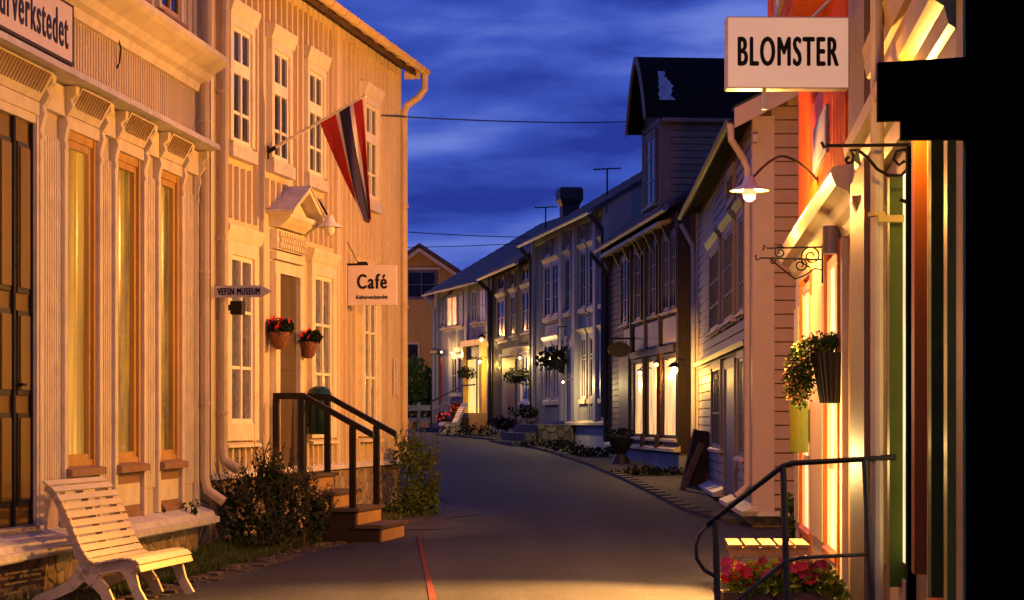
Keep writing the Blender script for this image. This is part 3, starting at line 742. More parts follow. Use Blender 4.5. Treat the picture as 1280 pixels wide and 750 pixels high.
# gooseneck lamp over the cafe door
def gooseneck(fr, u, z, out, drop, label, shade_r=.19, mat_arm='iron', glow='bulb', group=None):
    f2 = fr.sub(u, 0, z); rt = f2.root('wall_lamp', label, 'lamp', group)
    a = MB(f2); a.tube([(0, 0, z), (0, .03, z)], .05, 12)
    pts = [(0, .02 + (out - .02) * t, z + .28 * math.sin(t * math.pi * .86) * (1 - .2 * t) - drop * max(0, (t - .55)) / .45 * .35) for t in [i / 14 for i in range(15)]]
    a.tube(pts, .014, 8); a.build('arm', mat_arm, rt)
    e = pts[-1]
    s = MB(f2); s.lathe((e[0], e[1], e[2]), [(.0, .06), (.045, .055), (.06, .02), (.075, -.03), (shade_r, -.085), (shade_r + .004, -.095), (.07, -.045), (.02, -.03)], 24); s.build('lamp_shade', 'enamel', rt, smooth=True)
    b = MB(f2); b.lathe((e[0], e[1], e[2] - .12), [(.03, .07), (.06, .04), (.07, 0), (.055, -.05), (.02, -.075), (0, -.078)], 16); b.build('bulb', glow, rt, smooth=True)
    return f2.world(0, e[1], e[2] - .25), rt
gooseneck(FC, FC.U(371), 3.95, .42, .35, 'small white gooseneck lamp beside the pedimented cafe door hood', .16, glow='enamel')

# wicker wall baskets with red flowers
def basket(u, n, z, label, seed):
    f2 = FC.sub(u, 0, z); rt = f2.root('flower_basket', label, 'flower basket', 'wicker baskets beside the cafe door')
    b = MB(f2); b.lathe((0, n, z), [(.0, -.27), (.06, -.265), (.11, -.2), (.15, -.08), (.165, 0), (.15, 0), (.13, -.05)], 20)
    for i in range(5):
        zz = -.22 + i * .05; rr = .1 + .065 * (i / 4) + .004
        b.tube([(math.cos(t) * rr, n + math.sin(t) * rr, z + zz) for t in [2 * math.pi * k / 20 for k in range(21)]], .007, 5)
    b.build('pot', 'wicker', rt)
    h = MB(f2); h.tube([(0, 0, z + .05), (0, n * .5, z + .04), (0, n, z + .0)], .008); h.build('hook', 'iron', rt)
    r = random.Random(seed); l = MB(f2)
    blobs(l, [((0, n, z + .06), (.17, .17, .11)), ((.05, n + .06, z + .08), (.14, .14, .1))], 420, .06, r, .6); l.build('leaves', 'leaf', rt)
    fl_ = MB(f2)
    for k in range(16):
        t = r.uniform(0, 6.28); q = r.uniform(.05, .2)
        flower(fl_, (math.cos(t) * q, n + math.sin(t) * q, z + r.uniform(.06, .22)), r.uniform(.035, .06), r)
    fl_.build('flowers', 'petalred', rt)
    rt.scale = (.76, .76, .76)
    return rt
basket(FC.U(334), .2, FC.hit(347, 415, .15)[1], 'brown wicker basket of red flowers left of the cafe doorway', 5)
basket(FC.U(370.5), .2, FC.hit(382, 427, .16)[1], 'brown wicker basket of red flowers right of the cafe doorway', 11)

# pennant and pole
fu, fz = FC.U(331.5), FC.hit(331.5, 188)[1]
f2 = FC.sub(fu, .03, fz); rt = f2.root('flag_pole', 'slanting cream pole holding the pennant on the cream house wall', 'flag pole')
ptop = (0, 1.17, fz + .60)
b = MB(f2); b.tube([(0, .03, fz), ptop], [.022, .014], 10); b.build('pole', 'cream_trim', rt)
b = MB(f2); b.box(-.02, .02, 0, .015, fz - .1, fz + .05); b.tube([(0, 0, fz - .02), (0, .1, fz + .035)], .026, 10); b.build('bracket', 'iron', rt)
b = MB(f2); b.lathe((0, 1.18, fz + .605), [(0, -.03), (.025, -.01), (.03, .01), (.0, .035)], 12); b.build('finial', 'cream_trim', rt)
f3 = FC.sub(fu, 0, fz)
fm = MB(f3); Nh, Nv = 24, 40
A = Vector((0, .665, fz + .325)); B = Vector((0, 1.185, fz + .59)); T = Vector((.05, 1.215, fz - .82))
bands = [0, .36, .46, .74, .82, 1.0]
pts = []; 
for j in range(Nv + 1):
    v = j / Nv
    for i in range(Nh + 1):
        t = i / Nh
        top = A.lerp(B, t)
        vv = v
        tipb = T + Vector((.06 * math.sin(t * 9), (t - .5) * .09, .05 * math.cos(t * 5)))
        p = top.lerp(tipb, vv)
        p.z -= .10 * math.sin(vv * math.pi) * (1 - t) * 0
        p.y -= .035 * math.sin(vv * math.pi) * (1 - t) ** 1.2
        p.x += .09 * math.sin(vv * 2.5 + t * 7) * vv ** .7 + .05 * math.sin(t * 15 + vv * 5) * vv
        pts.append(tuple(p))
o0 = len(fm.v); fm.v += [f3.loc(*p) for p in pts]
for j in range(Nv):
    for i in range(Nh):
        t = (i + .5) / Nh; fm.f.append((j * (Nh + 1) + i, j * (Nh + 1) + i + 1, (j + 1) * (Nh + 1) + i + 1, (j + 1) * (Nh + 1) + i))
        fm.mi.append(0 if (t < .36 or t > .79) else (1 if (t < .45 or t > .70) else 2))
fo = fm.build('pennant', ['flagred', 'flagwhite', 'flagblue'], None, smooth=True)
fo.location = (f3.x, f3.y, f3.z0); fo.rotation_euler = (0, 0, math.atan2(f3.c, f3.s))
sm = fo.modifiers.new('thickness', 'SOLIDIFY'); sm.thickness = .006
tag(fo, 'long red pennant with white edged navy stripe hanging from slanting pole', 'flag')

# cafe sign
su = FC.U(430); a0 = FC.hit(430, 382, 0)[1]
Yc = FC.world(su, 0, 0)[1]; wS = 63 / FPX * Yc; hS = 50 / FPX * Yc
f2 = FC.sub(su, .03, a0); rt = f2.root('cafe_sign', 'square white cafe sign sticking out near the house corner', 'sign')
b = MB(f2); b.box(0, .05, .02, wS + .02, a0, a0 + hS); b.build('board', 'signwhite', rt, bevel=.004)
b = MB(f2)
text(b, 'Café', .2, (-.001, .02 + wS * .5, a0 + hS * .42), (0, 1, 0), (0, 0, 1), (-1, 0, 0), ext=.003, bold=.008, align='CENTER', width=.4, space=1.2)
text(b, 'Kulturverkstedet', .055, (-.001, .02 + wS * .5, a0 + hS * .16), (0, 1, 0), (0, 0, 1), (-1, 0, 0), ext=.003, bold=.002, align='CENTER', width=.43)
b.build('lettering', 'black', rt)
b = MB(f2); b.box(.01, .04, -.03, .3, a0 + hS, a0 + hS + .03); b.box(.0, .05, .15, .28, a0 + hS + .03, a0 + hS + .05); b.tube([(.02, -.03, a0 + hS + .4), (.02, .16, a0 + hS + .03)], .006); b.build('bracket', 'iron', rt)
# museum arrow sign
su = FC.U(262); z0 = FC.hit(262, 372, 0)[1]; Yc = FC.world(su, 0, 0)[1]
f2 = FC.sub(su, .03, z0); rt = f2.root('arrow_sign', 'white arrow shaped museum sign beside the left corner of the cream house', 'sign')
h = .128; L_ = 78 / FPX * Yc
b = MB(f2); b.ext([(0, .0, z0), (0, L_ - .12, z0), (0, L_ - .09, z0 + .02), (0, L_, z0 + h / 2), (0, L_ - .09, z0 + h - .02), (0, L_ - .12, z0 + h), (0, 0, z0 + h)], (.03, 0, 0)); b.build('board', 'signwhite', rt)
b = MB(f2); text(b, 'VEFSN MUSEUM', .075, (-.001, .06, z0 + .028), (0, 1, 0), (0, 0, 1), (-1, 0, 0), ext=.003, bold=.003, width=.48, space=1.15); b.build('lettering', 'black', rt)
b = MB(f2); b.box(.03, .06, -.02, .06, z0 - .24, z0 + h + .01); b.box(-.004, .03, -.03, .03, z0 + .0, z0 + h); b.build('bracket', 'lampgrey', rt)
f2 = FC.sub(su + .3, .03, z0 - .2); rt = f2.root('wall_light_box', 'small dark box under the museum arrow sign', 'box')
b = MB(f2); b.box(0, .12, .1, .24, z0 - .17, z0 - .02); b.cur = 0; b.box(.02, .1, .04, .1, z0 - .12, z0 - .06); b.build('housing', 'iron', rt, bevel=.01)
b = MB(f2); b.box(.01, .11, -.03, .04, z0 - .15, z0 - .03); b.build('mount', 'lampgrey', rt)

# stairs at the cafe door
uS0, uS1 = FC.U(342) - .42, FC.U(342) + .78
f2 = FC.sub(uS0, 0, 0); st = f2.root('wooden_stairs', 'brown timber steps with ochre risers up to the cafe door', 'stairs')
W = uS1 - uS0; tz = [.80, .60, .41, .215]; tn = [.56, .85, 1.14, 1.43]
b = MB(f2); prevn = .03
b.add([(0, .03, -.1)], [])
pts = [(0, .03, -.1), (0, tn[3] - .02, -.1)]
for i in (3, 2, 1, 0):
    pts += [(0, tn[i] - .02, (tz[i + 1] if i < 3 else 0) - .04 if i < 3 else -.04), (0, tn[i] - .02, tz[i] - .04)]
pts += [(0, .03, tz[0] - .04)]
for x in (0, W - .05): b.ext([(p[0] + x, p[1], p[2]) for p in pts[1:]] + [(x, .03, -.1)], (.05, 0, 0))
each(b, 'stringer', 'stairbrown', st)
for i in range(4):
    n0 = tn[i - 1] if i else .03
    b = MB(f2); b.box(-.03, W + .03, n0 - .02, tn[i] + .03, tz[i] - .04, tz[i]); b.build('tread', 'tread', st)
    b = MB(f2); b.box(.05, W - .05, tn[i] - .02, tn[i] + .0, (tz[i + 1] if i < 3 else -.05), tz[i] - .04); b.build('riser', 'riser', st)
for x, lab in ((.04, 'dark brown handrail on the near side of the cafe steps'), (W - .04, 'dark brown handrail on the far side of the cafe steps')):
    f4 = FC.sub(uS0 + x, .3, tz[0]); hr = f4.root('handrail', lab, 'handrail', 'handrails of the cafe steps')
    rt_ = .93; path = [(0, .12, tz[0] + rt_), (0, .48, tz[0] + rt_), (0, 1.33, 1.27)]
    f4.z0 = tz[0]
    b = MB(f4)
    off = -.3
    for (q0, q1) in zip(path, path[1:]):
        b.ext([(-.035, q0[1] + off, q0[2] - .045), (.035, q0[1] + off, q0[2] - .045), (.035, q0[1] + off, q0[2] + .03), (-.035, q0[1] + off, q0[2] + .03)], (0, q1[1] - q0[1], q1[2] - q0[2]))
    b.build('rail', 'rail', hr)
    for pn, zb_, zt in ((.15, tz[0], tz[0] + rt_ - .04), (.46, tz[0], tz[0] + rt_ - .04), (1.08, tz[2], 1.37)):
        b = MB(f4); b.box(-.033, .033, pn - .035 + off, pn + .035 + off, zb_, zt); b.build('post', 'rail', hr)
# litter bin
bu, bz = FC.U(378), FC.hit(395, 543, .22)[1]
f2 = FC.sub(bu, .22, bz); rt = f2.root('litter_bin', 'dark green domed litter bin behind the stair rails', 'bin')
H = 60 / FPX * 26.2
b = MB(f2); b.lathe((0, 0, bz), [(0, 0), (.125, 0), (.135, .02), (.15, H * .7), (.15, H * .72)], 24); b.build('body', 'bingreen', rt, smooth=True)
b = MB(f2); b.lathe((0, 0, bz), [(.16, H * .72), (.158, H * .8), (.13, H * .93), (.07, H * .99), (0, H)], 24); b.build('lid', 'bingreen', rt, smooth=True)
b = MB(f2); b.box(-.02, .02, -.22, -.12, bz + .1, bz + .14); b.box(-.02, .02, -.22, -.12, bz + .4, bz + .44); b.box(-.03, .03, -.19, -.15, bz - .0, bz + .5); b.build('mount', 'iron', rt)
# ------------------------------------------------------------------ white slatted benches
def bench(label, loc, rz, parts=True):
    """n runs from the wall to the seat front, u along the slats"""
    f = Fr(0, 0, 0, -1, 0); rt = empty('slatted_bench', label, 'bench', loc, rz, 'white slatted garden benches')
    L = 1.3
    back = [(0.0, .93), (.055, .885), (.10, .82), (.135, .755), (.165, .69), (.195, .625), (.22, .56), (.25, .495), (.28, .435), (.315, .38), (.36, .335)]
    seat = [(.43, .325), (.49, .335), (.55, .348), (.61, .357), (.67, .355), (.725, .335), (.745, .285)]
    cur = back + seat
    for i, (n, z) in enumerate(cur):
        p, q = cur[max(0, i - 1)], cur[min(len(cur) - 1, i + 1)]
        d = Vector((q[0] - p[0], q[1] - p[1])).normalized(); nn = Vector((-d.y, d.x))
        nn = nn if nn.y > 0 or nn.x > 0 else -nn
        if nn.x < 0 and i < 11: nn = -nn
        hw = .0265; t = .016
        c = [Vector((n, z)) + d * a + nn * b for a, b in ((-hw, .0), (hw, .0), (hw, t), (-hw, t))]
        b = MB(f); b.ext([(0, v.x, v.y) for v in c], (L, 0, 0)); b.build('slat', 'benchwhite', rt, bevel=.003)
    for u in (.06, L / 2 - .02, L - .1):
        b = MB(f); w = .055
        up = [(n, z) for n, z in cur[:-1]]
        lo = []
        for i, (n, z) in enumerate(up):
            p, q = up[max(0, i - 1)], up[min(len(up) - 1, i + 1)]
            d = Vector((q[0] - p[0], q[1] - p[1])).normalized(); k = w if i < 8 else .085
            lo.append((n - abs(d.y) * k, z - abs(d.x) * k - .003))
        for i in range(len(up) - 1):
            b.ext([(u, *up[i]), (u, *up[i + 1]), (u, *lo[i + 1]), (u, *lo[i])], (.04, 0, 0))
        b.build('side_frame', 'benchwhite', rt)
        if abs(u - L / 2 + .02) < .01: continue
        b = MB(f)
        # sweeping rear leg and front leg
        rear = [(.30, .33), (.27, .24), (.18, .15), (.06, .09), (-.06, .05), (-.13, 0)]; rw = [.06, .055, .045, .04, .035, .035]
        def band(pl, ws):
            for (p, q, a, c) in zip(pl, pl[1:], ws, ws[1:]):
                d = Vector((q[0] - p[0], q[1] - p[1])).normalized(); m = Vector((-d.y, d.x))
                v = [Vector(p) + m * a, Vector(q) + m * c, Vector(q) - m * c, Vector(p) - m * a]
                b.ext([(u + .002, x.x, x.y) for x in v], (.04, 0, 0))
        band(rear, rw)
        band([(.27, .26), (.38, .19), (.45, .11), (.5, 0)], [.06, .05, .042, .04])
        b.build('leg', 'benchwhite', rt)
        b = MB(f); band([(.60, .32), (.66, .24), (.7, .12), (.77, 0)], [.05, .045, .036, .035]); b.build('leg', 'benchwhite', rt)
    b = MB(f); b.tube([(.1, .3, .2), (L - .1, .3, .2)], .015); b.build('stretcher', 'benchwhite', rt)
    return rt
bl = FS.world(FS.U(60), .14, 0)
YB = 15.95
bx = P(56, 604, YB)[0]
bench('white slatted bench on the grass in front of the pink grey shop', (bx, YB, .02), math.atan2(FS.c, FS.s) + R(-2.5))

# grass, shrubs and plants on the left verge
grs = MB(); r = random.Random(21)
for k in range(26000):
    y = r.uniform(13.5, 31) if r.random() < .3 else r.uniform(17.0, 24.6)
    xw = (-5.66 + .1115 * y if y < 21.6 else -7.55 + .188 * y) + .05; x1 = fl(y) - .5
    if x1 <= xw: continue
    x = r.uniform(xw, x1 + .15)
    h = r.uniform(.05, .13) * (1.3 if x < x1 - .3 else .7); d = r.uniform(0, 6.28)
    dx, dy = math.cos(d) * .007, math.sin(d) * .007
    z = g(y); lx, ly = r.uniform(-.05, .05), r.uniform(-.05, .05)
    grs.v += [(x - dx, y - dy, z), (x + dx, y + dy, z), (x + lx, y + ly, z + h)]; n_ = len(grs.v); grs.f.append([n_ - 3, n_ - 2, n_ - 1]); grs.mi.append(0)
tag(grs.build('grass', 'grassb'), kind='stuff')
sb = MB(); pp = []
ysx = [13 + .5 * i for i in range(37)]
for y in ysx:
    xw = (-5.66 + .1115 * y if y < 21.5 else -7.55 + .188 * y); x1 = max(fl(y) - .42, xw)
    for k in range(7): pp.append((xw + (x1 - xw) * k / 6 - (.1 if k == 0 else 0), y, g(y) + .012 + .03 * math.sin(math.pi * k / 6) + .012 * math.sin(y * 3 + k * 2)))
sb.add(pp, [(j * 7 + i, j * 7 + i + 1, (j + 1) * 7 + i + 1, (j + 1) * 7 + i) for j in range(len(ysx) - 1) for i in range(6)])
tag(sb.build('verge_soil', mat('mossy soil', (.045, .038, .02), .95, .5, 4, .8, 40)), kind='structure')

def shrub(name, label, cat, cs, n, size, seed, lm='leaf', stems=10, base=None, flowers=0, fmat='petalcream', fs=.02, wide=.5, spikes=0):
    r = random.Random(seed); rt = empty(name, label, cat, base)
    b0 = Vector(base)
    rel = [((Vector(c) - b0), q) for c, q in cs]
    l = MB(); blobs(l, rel, n, size, r, wide); s = MB()
    for k in range(spikes):
        c, q = r.choice(rel); a0 = Vector(c) + Vector((r.uniform(-1, 1) * q[0], r.uniform(-1, 1) * q[1], q[2] * r.uniform(.2, .7)))
        e = a0 + Vector((r.uniform(-.14, .14), r.uniform(-.1, .1), r.uniform(.14, .42)))
        s.tube([tuple(a0), tuple(a0.lerp(e, .6) + Vector((r.uniform(-.03, .03), 0, 0))), tuple(e)], [.005, .004, .002], 4)
        for j in range(10):
            p = a0.lerp(e, .1 + .09 * j); leaf(l, p, rdir(r) + Vector((0, 0, .4)), size * r.uniform(.5, 1.3) * (1.2 - .07 * j), r, .32)
    l.build('foliage', lm, rt)
    for k in range(stems):
        c, q = r.choice(rel); d = rdir(r)
        e = Vector(c) + Vector((d.x * q[0], d.y * q[1], abs(d.z) * q[2])) * .9
        st_ = Vector((r.uniform(-.2, .2), r.uniform(-.2, .2), 0)) + Vector((c.x * .6, c.y * .6, 0))
        s.tube([tuple(st_), tuple(st_.lerp(e, .5) + Vector((0, 0, .08))), tuple(e)], [.012, .008, .004], 5)
    s.build('stem', 'stem', rt)
    if flowers:
        f_ = MB()
        for k in range(flowers):
            c, q = r.choice(rel); d = rdir(r); d.z = abs(d.z); d.y = -abs(d.y) * .8
            p = Vector(c) + Vector((d.x * q[0], d.y * q[1], d.z * q[2])) * 1.05
            for j in range(4): flower(f_, p + Vector((r.uniform(-.03, .03), r.uniform(-.03, .03), j * .03)), fs, r, 5)
        f_.build('flowers', fmat, rt)
    return rt
def onF(px, py, Y): return P(px, py, Y)
cs = [(P(312, 625, 22.9), (.2, .3, .26)), (P(340, 605, 22.9), (.16, .3, .22)), (P(296, 645, 22.6), (.22, .3, .3)), (P(355, 640, 23.3), (.26, .35, .28)), (P(392, 655, 23.5), (.16, .25, .22)), (P(330, 662, 22.6), (.46, .4, .2)), (P(382, 632, 23.4), (.16, .25, .22))]
shrub('flowering_shrub', 'dense dark shrub with pale seed heads below the cafe window', 'shrub', cs, 2000, .05, 4, 'leaf', 40, (P(340, 680, 22.9)[0], 22.9, .0), 30, spikes=200)
cs = [(P(514, 572, 30.0), (.28, .35, .3)), (P(522, 600, 29.7), (.3, .35, .4)), (P(520, 635, 29.4), (.33, .4, .32)), (P(535, 628, 29.6), (.16, .3, .3)), (P(508, 640, 29.2), (.3, .3, .22))]
shrub('corner_shrub', 'loose olive shrub at the far corner of the cream house', 'shrub', cs, 1500, .055, 9, 'leafy', 30, (P(518, 650, 29.6)[0], 29.6, .1), spikes=110)
r = random.Random(2)
def sprig(px, py, Y, h, label, seed):
    r = random.Random(seed); p = P(px, py, Y); rt = empty('weed_sprig', label, 'plant', p)
    s = MB(); l = MB()
    for k in range(4):
        e = Vector((r.uniform(-.14, .14), r.uniform(-.1, .05), h * r.uniform(.5, 1))); s.tube([(0, 0, 0), tuple(e * .5 + Vector((0, 0, .03))), tuple(e)], [.006, .005, .003], 5)
        for j in range(9): leaf(l, e * (.3 + .07 * j), rdir(r) + Vector((0, -.3, .3)), .05, r, .4)
    s.build('stem', 'stem', rt); l.build('foliage', 'leafy', rt)
sprig(213, 668, 20.2, .38, 'small wild sprig against the shop base flashing', 3)
sprig(238, 655, 20.8, .34, 'wild sprig beside the foot of the shop downpipe', 6)
for i in range(6):
    px = 455 + i * 9; p = P(px, 662 - i * 3, 26.2 + i * .45)
# ------------------------------------------------------------------ ORANGE HOUSE
FO = Fr.facade(841, 1.468, 17.43, 1, 0.0)
orange = FO.root('orange_house', 'orange red boarded shop house with pale glazed shopfront behind hanging plant', 'building')
LO = FO.U(1000)
b = MB(FO); b.box(0, LO, -6.5, 0, -.1, 7.6); battens(b, .0, LO, 3.45, 7.6, .17, .045, 0, .02, [(FO.U(1031) , FO.U(1014), 3.9, 4.75)]); b.build('wall', 'orangewall', orange)
# upper bay with the lit window
ub0, ub1 = FO.U(1063, .32) if FO.U(1063, .32) > 0 else .1, LO
b = MB(FO); b.box(1.2, LO + .35, .021, .34, 5.35, 7.6)
battens(b, 1.25, LO + .32, 5.4, 7.6, .17, .045, .34, .36, [(2.2, 5.6, 5.5, 7.0)])
for k in range(2): b.box(LO + .35, LO + .36, .04 + .14 * k, .1 + .14 * k, 5.4, 7.6)
for k in range(3): b.box(1.18, 1.2, .05 + .1 * k, .09 + .1 * k, 5.4, 7.6)
b.build('upper_bay', 'orangewall', orange)
window(orange, FO, 2.9, 4.6, 5.75, 7.0, 2, (), .34, .1, 'orangetrim', 'orangetrim', 'litup')
# the same light shows in the near end of the bay
b = MB(FO); b.box(1.15, 1.2, .06, .1, 5.8, 7.2); b.box(1.15, 1.2, .26, .3, 5.8, 7.2); b.box(1.15, 1.2, .1, .26, 7.1, 7.2); b.box(1.15, 1.2, .1, .26, 5.8, 5.9); b.box(1.15, 1.2, .165, .185, 5.9, 7.1)
wi = b.build('window', 'orangetrim', orange)
MB(FO).box(1.18, 1.195, .1, .26, 5.9, 7.1).build('pane', 'litup', wi)
b = MB(FO)
oc = FO.U(1038, .26)
b.ext([(oc, 0, 2.98), (oc, .035, 2.98), (oc, .05, 3.06), (oc, .09, 3.12), (oc, .13, 3.2), (oc, .22, 3.24), (oc, .26, 3.34), (oc, .25, 3.38), (oc, 0, 3.43)], (LO - oc + .02, 0, 0)); b.build('cornice', 'orangetrim', orange)
# shopfront: posts, glazed doors
xs_ = [(FO.U(1020.5), FO.U(1007.5)), (FO.U(1056), FO.U(1039.5))]
b = MB(FO)
edges = [0.0]
for a, bb in sorted(xs_): edges += [a - .1, bb + .1]
edges.append(LO)
for a, bb in zip(edges[::2], edges[1::2]):
    b.box(a, bb, 0, .05, .0, 2.98)
    if bb - a > .5: b.box(a + .1, bb - .1, .05, .075, .3, 2.7)
each(b, 'shopfront_post', 'orangetrim', orange)
for a, bb in xs_:
    f = MB(FO)
    f.box(a - .1, a, 0, .07, .0, 2.98); f.box(bb, bb + .1, 0, .07, .0, 2.98); f.cur = 1
    f.box(a, a + .09, 0, .045, .0, 2.9); f.box(bb - .09, bb, 0, .045, .0, 2.9); f.box(a + .09, bb - .09, 0, .043, .0, .28); f.box(a + .09, bb - .09, 0, .043, 2.82, 2.9)
    f.box(a + .09, bb - .09, 0, .03, 1.95, 2.0); f.box(a + .09, bb - .09, 0, .032, 1.0, 1.06); f.box((a + bb) / 2 - .02, (a + bb) / 2 + .02, 0, .028, .28, 2.82)
    f.cur = 0; f.ext([(a - .02, .045, .30), (a - .02, .09, .27), (a - .02, .09, .22), (a - .02, .045, .22)], (bb - a + .04, 0, 0))
    d = f.build('glazed_door', ['orangeframe', 'orangetrim'], orange)
    MB(FO).box(a + .07, bb - .07, .006, .014, .26, 2.84).build('pane', 'litpane', d)
# framed notice on the upper wall
nu0, nu1 = FO.U(1031, .06), FO.U(1015, .06); nz0, nz1 = FO.hit(1023, 204, .06)[1], FO.hit(1023, 146, .06)[1]
f2 = FO.sub(nu0, .02, nz0); rt = f2.root('wall_notice', 'grey blue framed notice high on the orange boarded wall', 'notice')
b = MB(f2); b.box(0, nu1 - nu0, 0, .03, nz0, nz1); b.build('frame', 'posterblue', rt)
b = MB(f2); b.box(.05, nu1 - nu0 - .05, .03, .036, nz0 + .05, nz1 - .05);  b.build('panel', 'posterblue', rt)
b = MB(FO); b.box(-1.2, 0, -6.5, -.5, -.1, 7.6)
rf = MB(FO); rf.ext([(-.2, .45, 7.55), (-.2, .45, 7.7), (-.2, -3.2, 9.6), (-.2, -6.9, 7.7), (-.2, -6.9, 7.55), (-.2, -3.2, 9.4)], (LO + .3, 0, 0)); rf.build('roof', 'slate', orange)

# gooseneck street lamp (lit)
lampA, rtA = gooseneck(FO, FO.U(1025), FO.hit(1025, 226)[1], .70, .28, 'white shaded gooseneck lamp high beside the orange boards', .2, glow='bulbsoft')

def scroll(mb, c, r0, r1, turns, a0, th, plane='nz', d=1):
    pts = []
    for k in range(int(turns * 18) + 1):
        t = k / (turns * 18); a = a0 + d * t * turns * 2 * math.pi; rr = r0 + (r1 - r0) * t
        pts.append((0, c[0] + rr * math.cos(a), c[1] + rr * math.sin(a)))
    mb.tube(pts, th, 6); return pts
# scrolled iron bracket without a board
bu = FO.U(1037); bz = FO.hit(1037, 322)[1]
f2 = FO.sub(bu, .06, bz); rt = f2.root('iron_sign_bracket', 'empty scrolled iron bracket over the hanging plant pot', 'bracket')
b = MB(f2); b.box(-.012, .012, 0, .015, bz - .24, bz + .2); b.tube([(0, 0, bz + .10), (0, .52, bz + .09), (0, .55, bz + .12), (0, .56, bz + .07)], .009, 6); b.tube([(0, 0, bz - .02), (0, .58, bz), (0, .62, bz - .02), (0, .63, bz + .03)], .009, 6); b.build('arm', 'iron', rt)
b = MB(f2); scroll(b, (.11, bz + .015), .105, .02, 1.8, -1.5, .008); scroll(b, (.21, bz - .07), .07, .015, 1.6, .6, .008); scroll(b, (.4, bz + .05), .06, .012, 1.5, 2.2, .007, d=-1); scroll(b, (.47, bz - .03), .035, .01, 1.3, .5, .007)
b.tube([(0, .0, bz - .12), (0, .08, bz - .1), (0, .16, bz - .16), (0, .26, bz - .2), (0, .36, bz - .12), (0, .48, bz - .02)], .008, 6)
b.build('scroll', 'iron', rt)
# cylinder wall lamp
cu_ = FO.U(1056); cz = FO.hit(1051, 307, .1)[1]
f2 = FO.sub(cu_, .1, cz); rt = f2.root('cylinder_lamp', 'plain grey cylinder lamp on the shopfront beside the orange wall', 'lamp')
b = MB(f2); b.lathe((0, 0, cz), [(.0, .0), (.088, 0), (.09, .01), (.09, .225), (.085, .235), (0, .235)], 24); b.build('housing', 'lampgrey', rt, smooth=False)
b = MB(f2); b.box(-.04, .04, -.1, -.05, cz + .06, cz + .16); b.build('mount', 'lampgrey', rt)
# hanging pot with trailing plant
pu = FO.U(1058); px_ = P(1041, 470, 17.7)
rt = empty('hanging_pot', 'ribbed black pot of trailing plants on the pale shopfront', 'plant pot', (px_[0], 17.7, px_[2]))
b = MB(); b.lathe((0, 0, 0), [(0, -.235), (.10, -.23), (.175, .2), (.165, .2), (.15, .14)], 24)
for k in range(24):
    t = 2 * math.pi * k / 24; b.tube([(.104 * math.cos(t), .104 * math.sin(t), -.23), (.178 * math.cos(t), .178 * math.sin(t), .195)], .008, 5)
b.build('pot', 'potblack', rt)
b = MB(); b.tube([(.1, 0, .1), (.16, .0, .15), (.3, .05, .15)], .012); b.build('bracket', 'iron', rt)
r = random.Random(8); l = MB()
blobs(l, [((-.05, .06, .27), (.2, .15, .09)), ((-.2, .05, .2), (.14, .15, .12)), ((-.28, .05, .08), (.11, .13, .16)), ((-.33, .05, -.06), (.08, .1, .15)), ((-.27, .06, -.12), (.07, .1, .16)), ((.04, .05, .29), (.12, .12, .06)), ((-.22, .05, .02), (.08, .1, .15))], 3000, .034, r, .3, .5)
for k in range(46):
    a0 = r.uniform(-.2, .1); q = r.uniform(.1, .3); pth = [(a0 - q * t * .9, r.uniform(-.08, .14), .28 + .1 * math.sin(t * 2.2) - .32 * t * t * q / .25) for t in (0, .35, .7, 1.0)]
    l.tube(pth, [.003, .0025, .002, .001], 4)
    for (x_, y_, z_) in pth[1:]: leaf(l, Vector((x_, y_, z_)), rdir(r) - Vector((.4, 0, .3)), .035, r, .35)
l.build('foliage', 'leafy', rt)
l = MB(); blobs(l, [((-.27, .04, -.1), (.13, .1, .18)), ((-.06, .06, .3), (.2, .12, .09)), ((-.34, 0, -.05), (.08, .1, .2))], 420, .026, r, .5, .5); l.build('dry_leaves', mat('dry reddish leaves', (.3, .13, .05), .6, .4, 20), rt)
# green letter tube
tu = FO.U(1017); tz0 = FO.hit(1022, 570, .1)[1]; f2 = FO.sub(tu, .15, tz0)
rt = f2.root('letter_tube', 'olive green cylindrical box under the hanging plant', 'box')
b = MB(f2); b.lathe((0, 0, tz0), [(0, 0), (.095, 0), (.1, .01), (.1, .53), (.0, .56)], 24); b.build('body', 'greenbox', rt)
b = MB(f2); b.box(-.02, .02, -.13, -.095, tz0 + .1, tz0 + .45); b.build('mount', 'iron', rt)

# small slatted table bench
f = empty('slatted_table', 'low weathered slatted wooden table beside the flower box', 'table', (P(960, 690, 17.6)[0], 17.7, 0), R(-4))
for i in range(5):
    b = MB(); x = -.34 + i * .14; b.box(x, x + .115, -.45, .45, .385, .41); b.build('slat', 'benchwood', f, bevel=.004)
b = MB(); b.box(-.33, .32, -.42, -.38, .31, .384); b.box(-.33, .32, .38, .42, .31, .384); each(b, 'apron', 'benchwood', f)
for x in (-.31, .25):
    for y in (-.40, .36):
        b = MB(); b.box(x, x + .05, y - .0, y + .05, 0, .31); b.build('leg', 'benchwood', f)
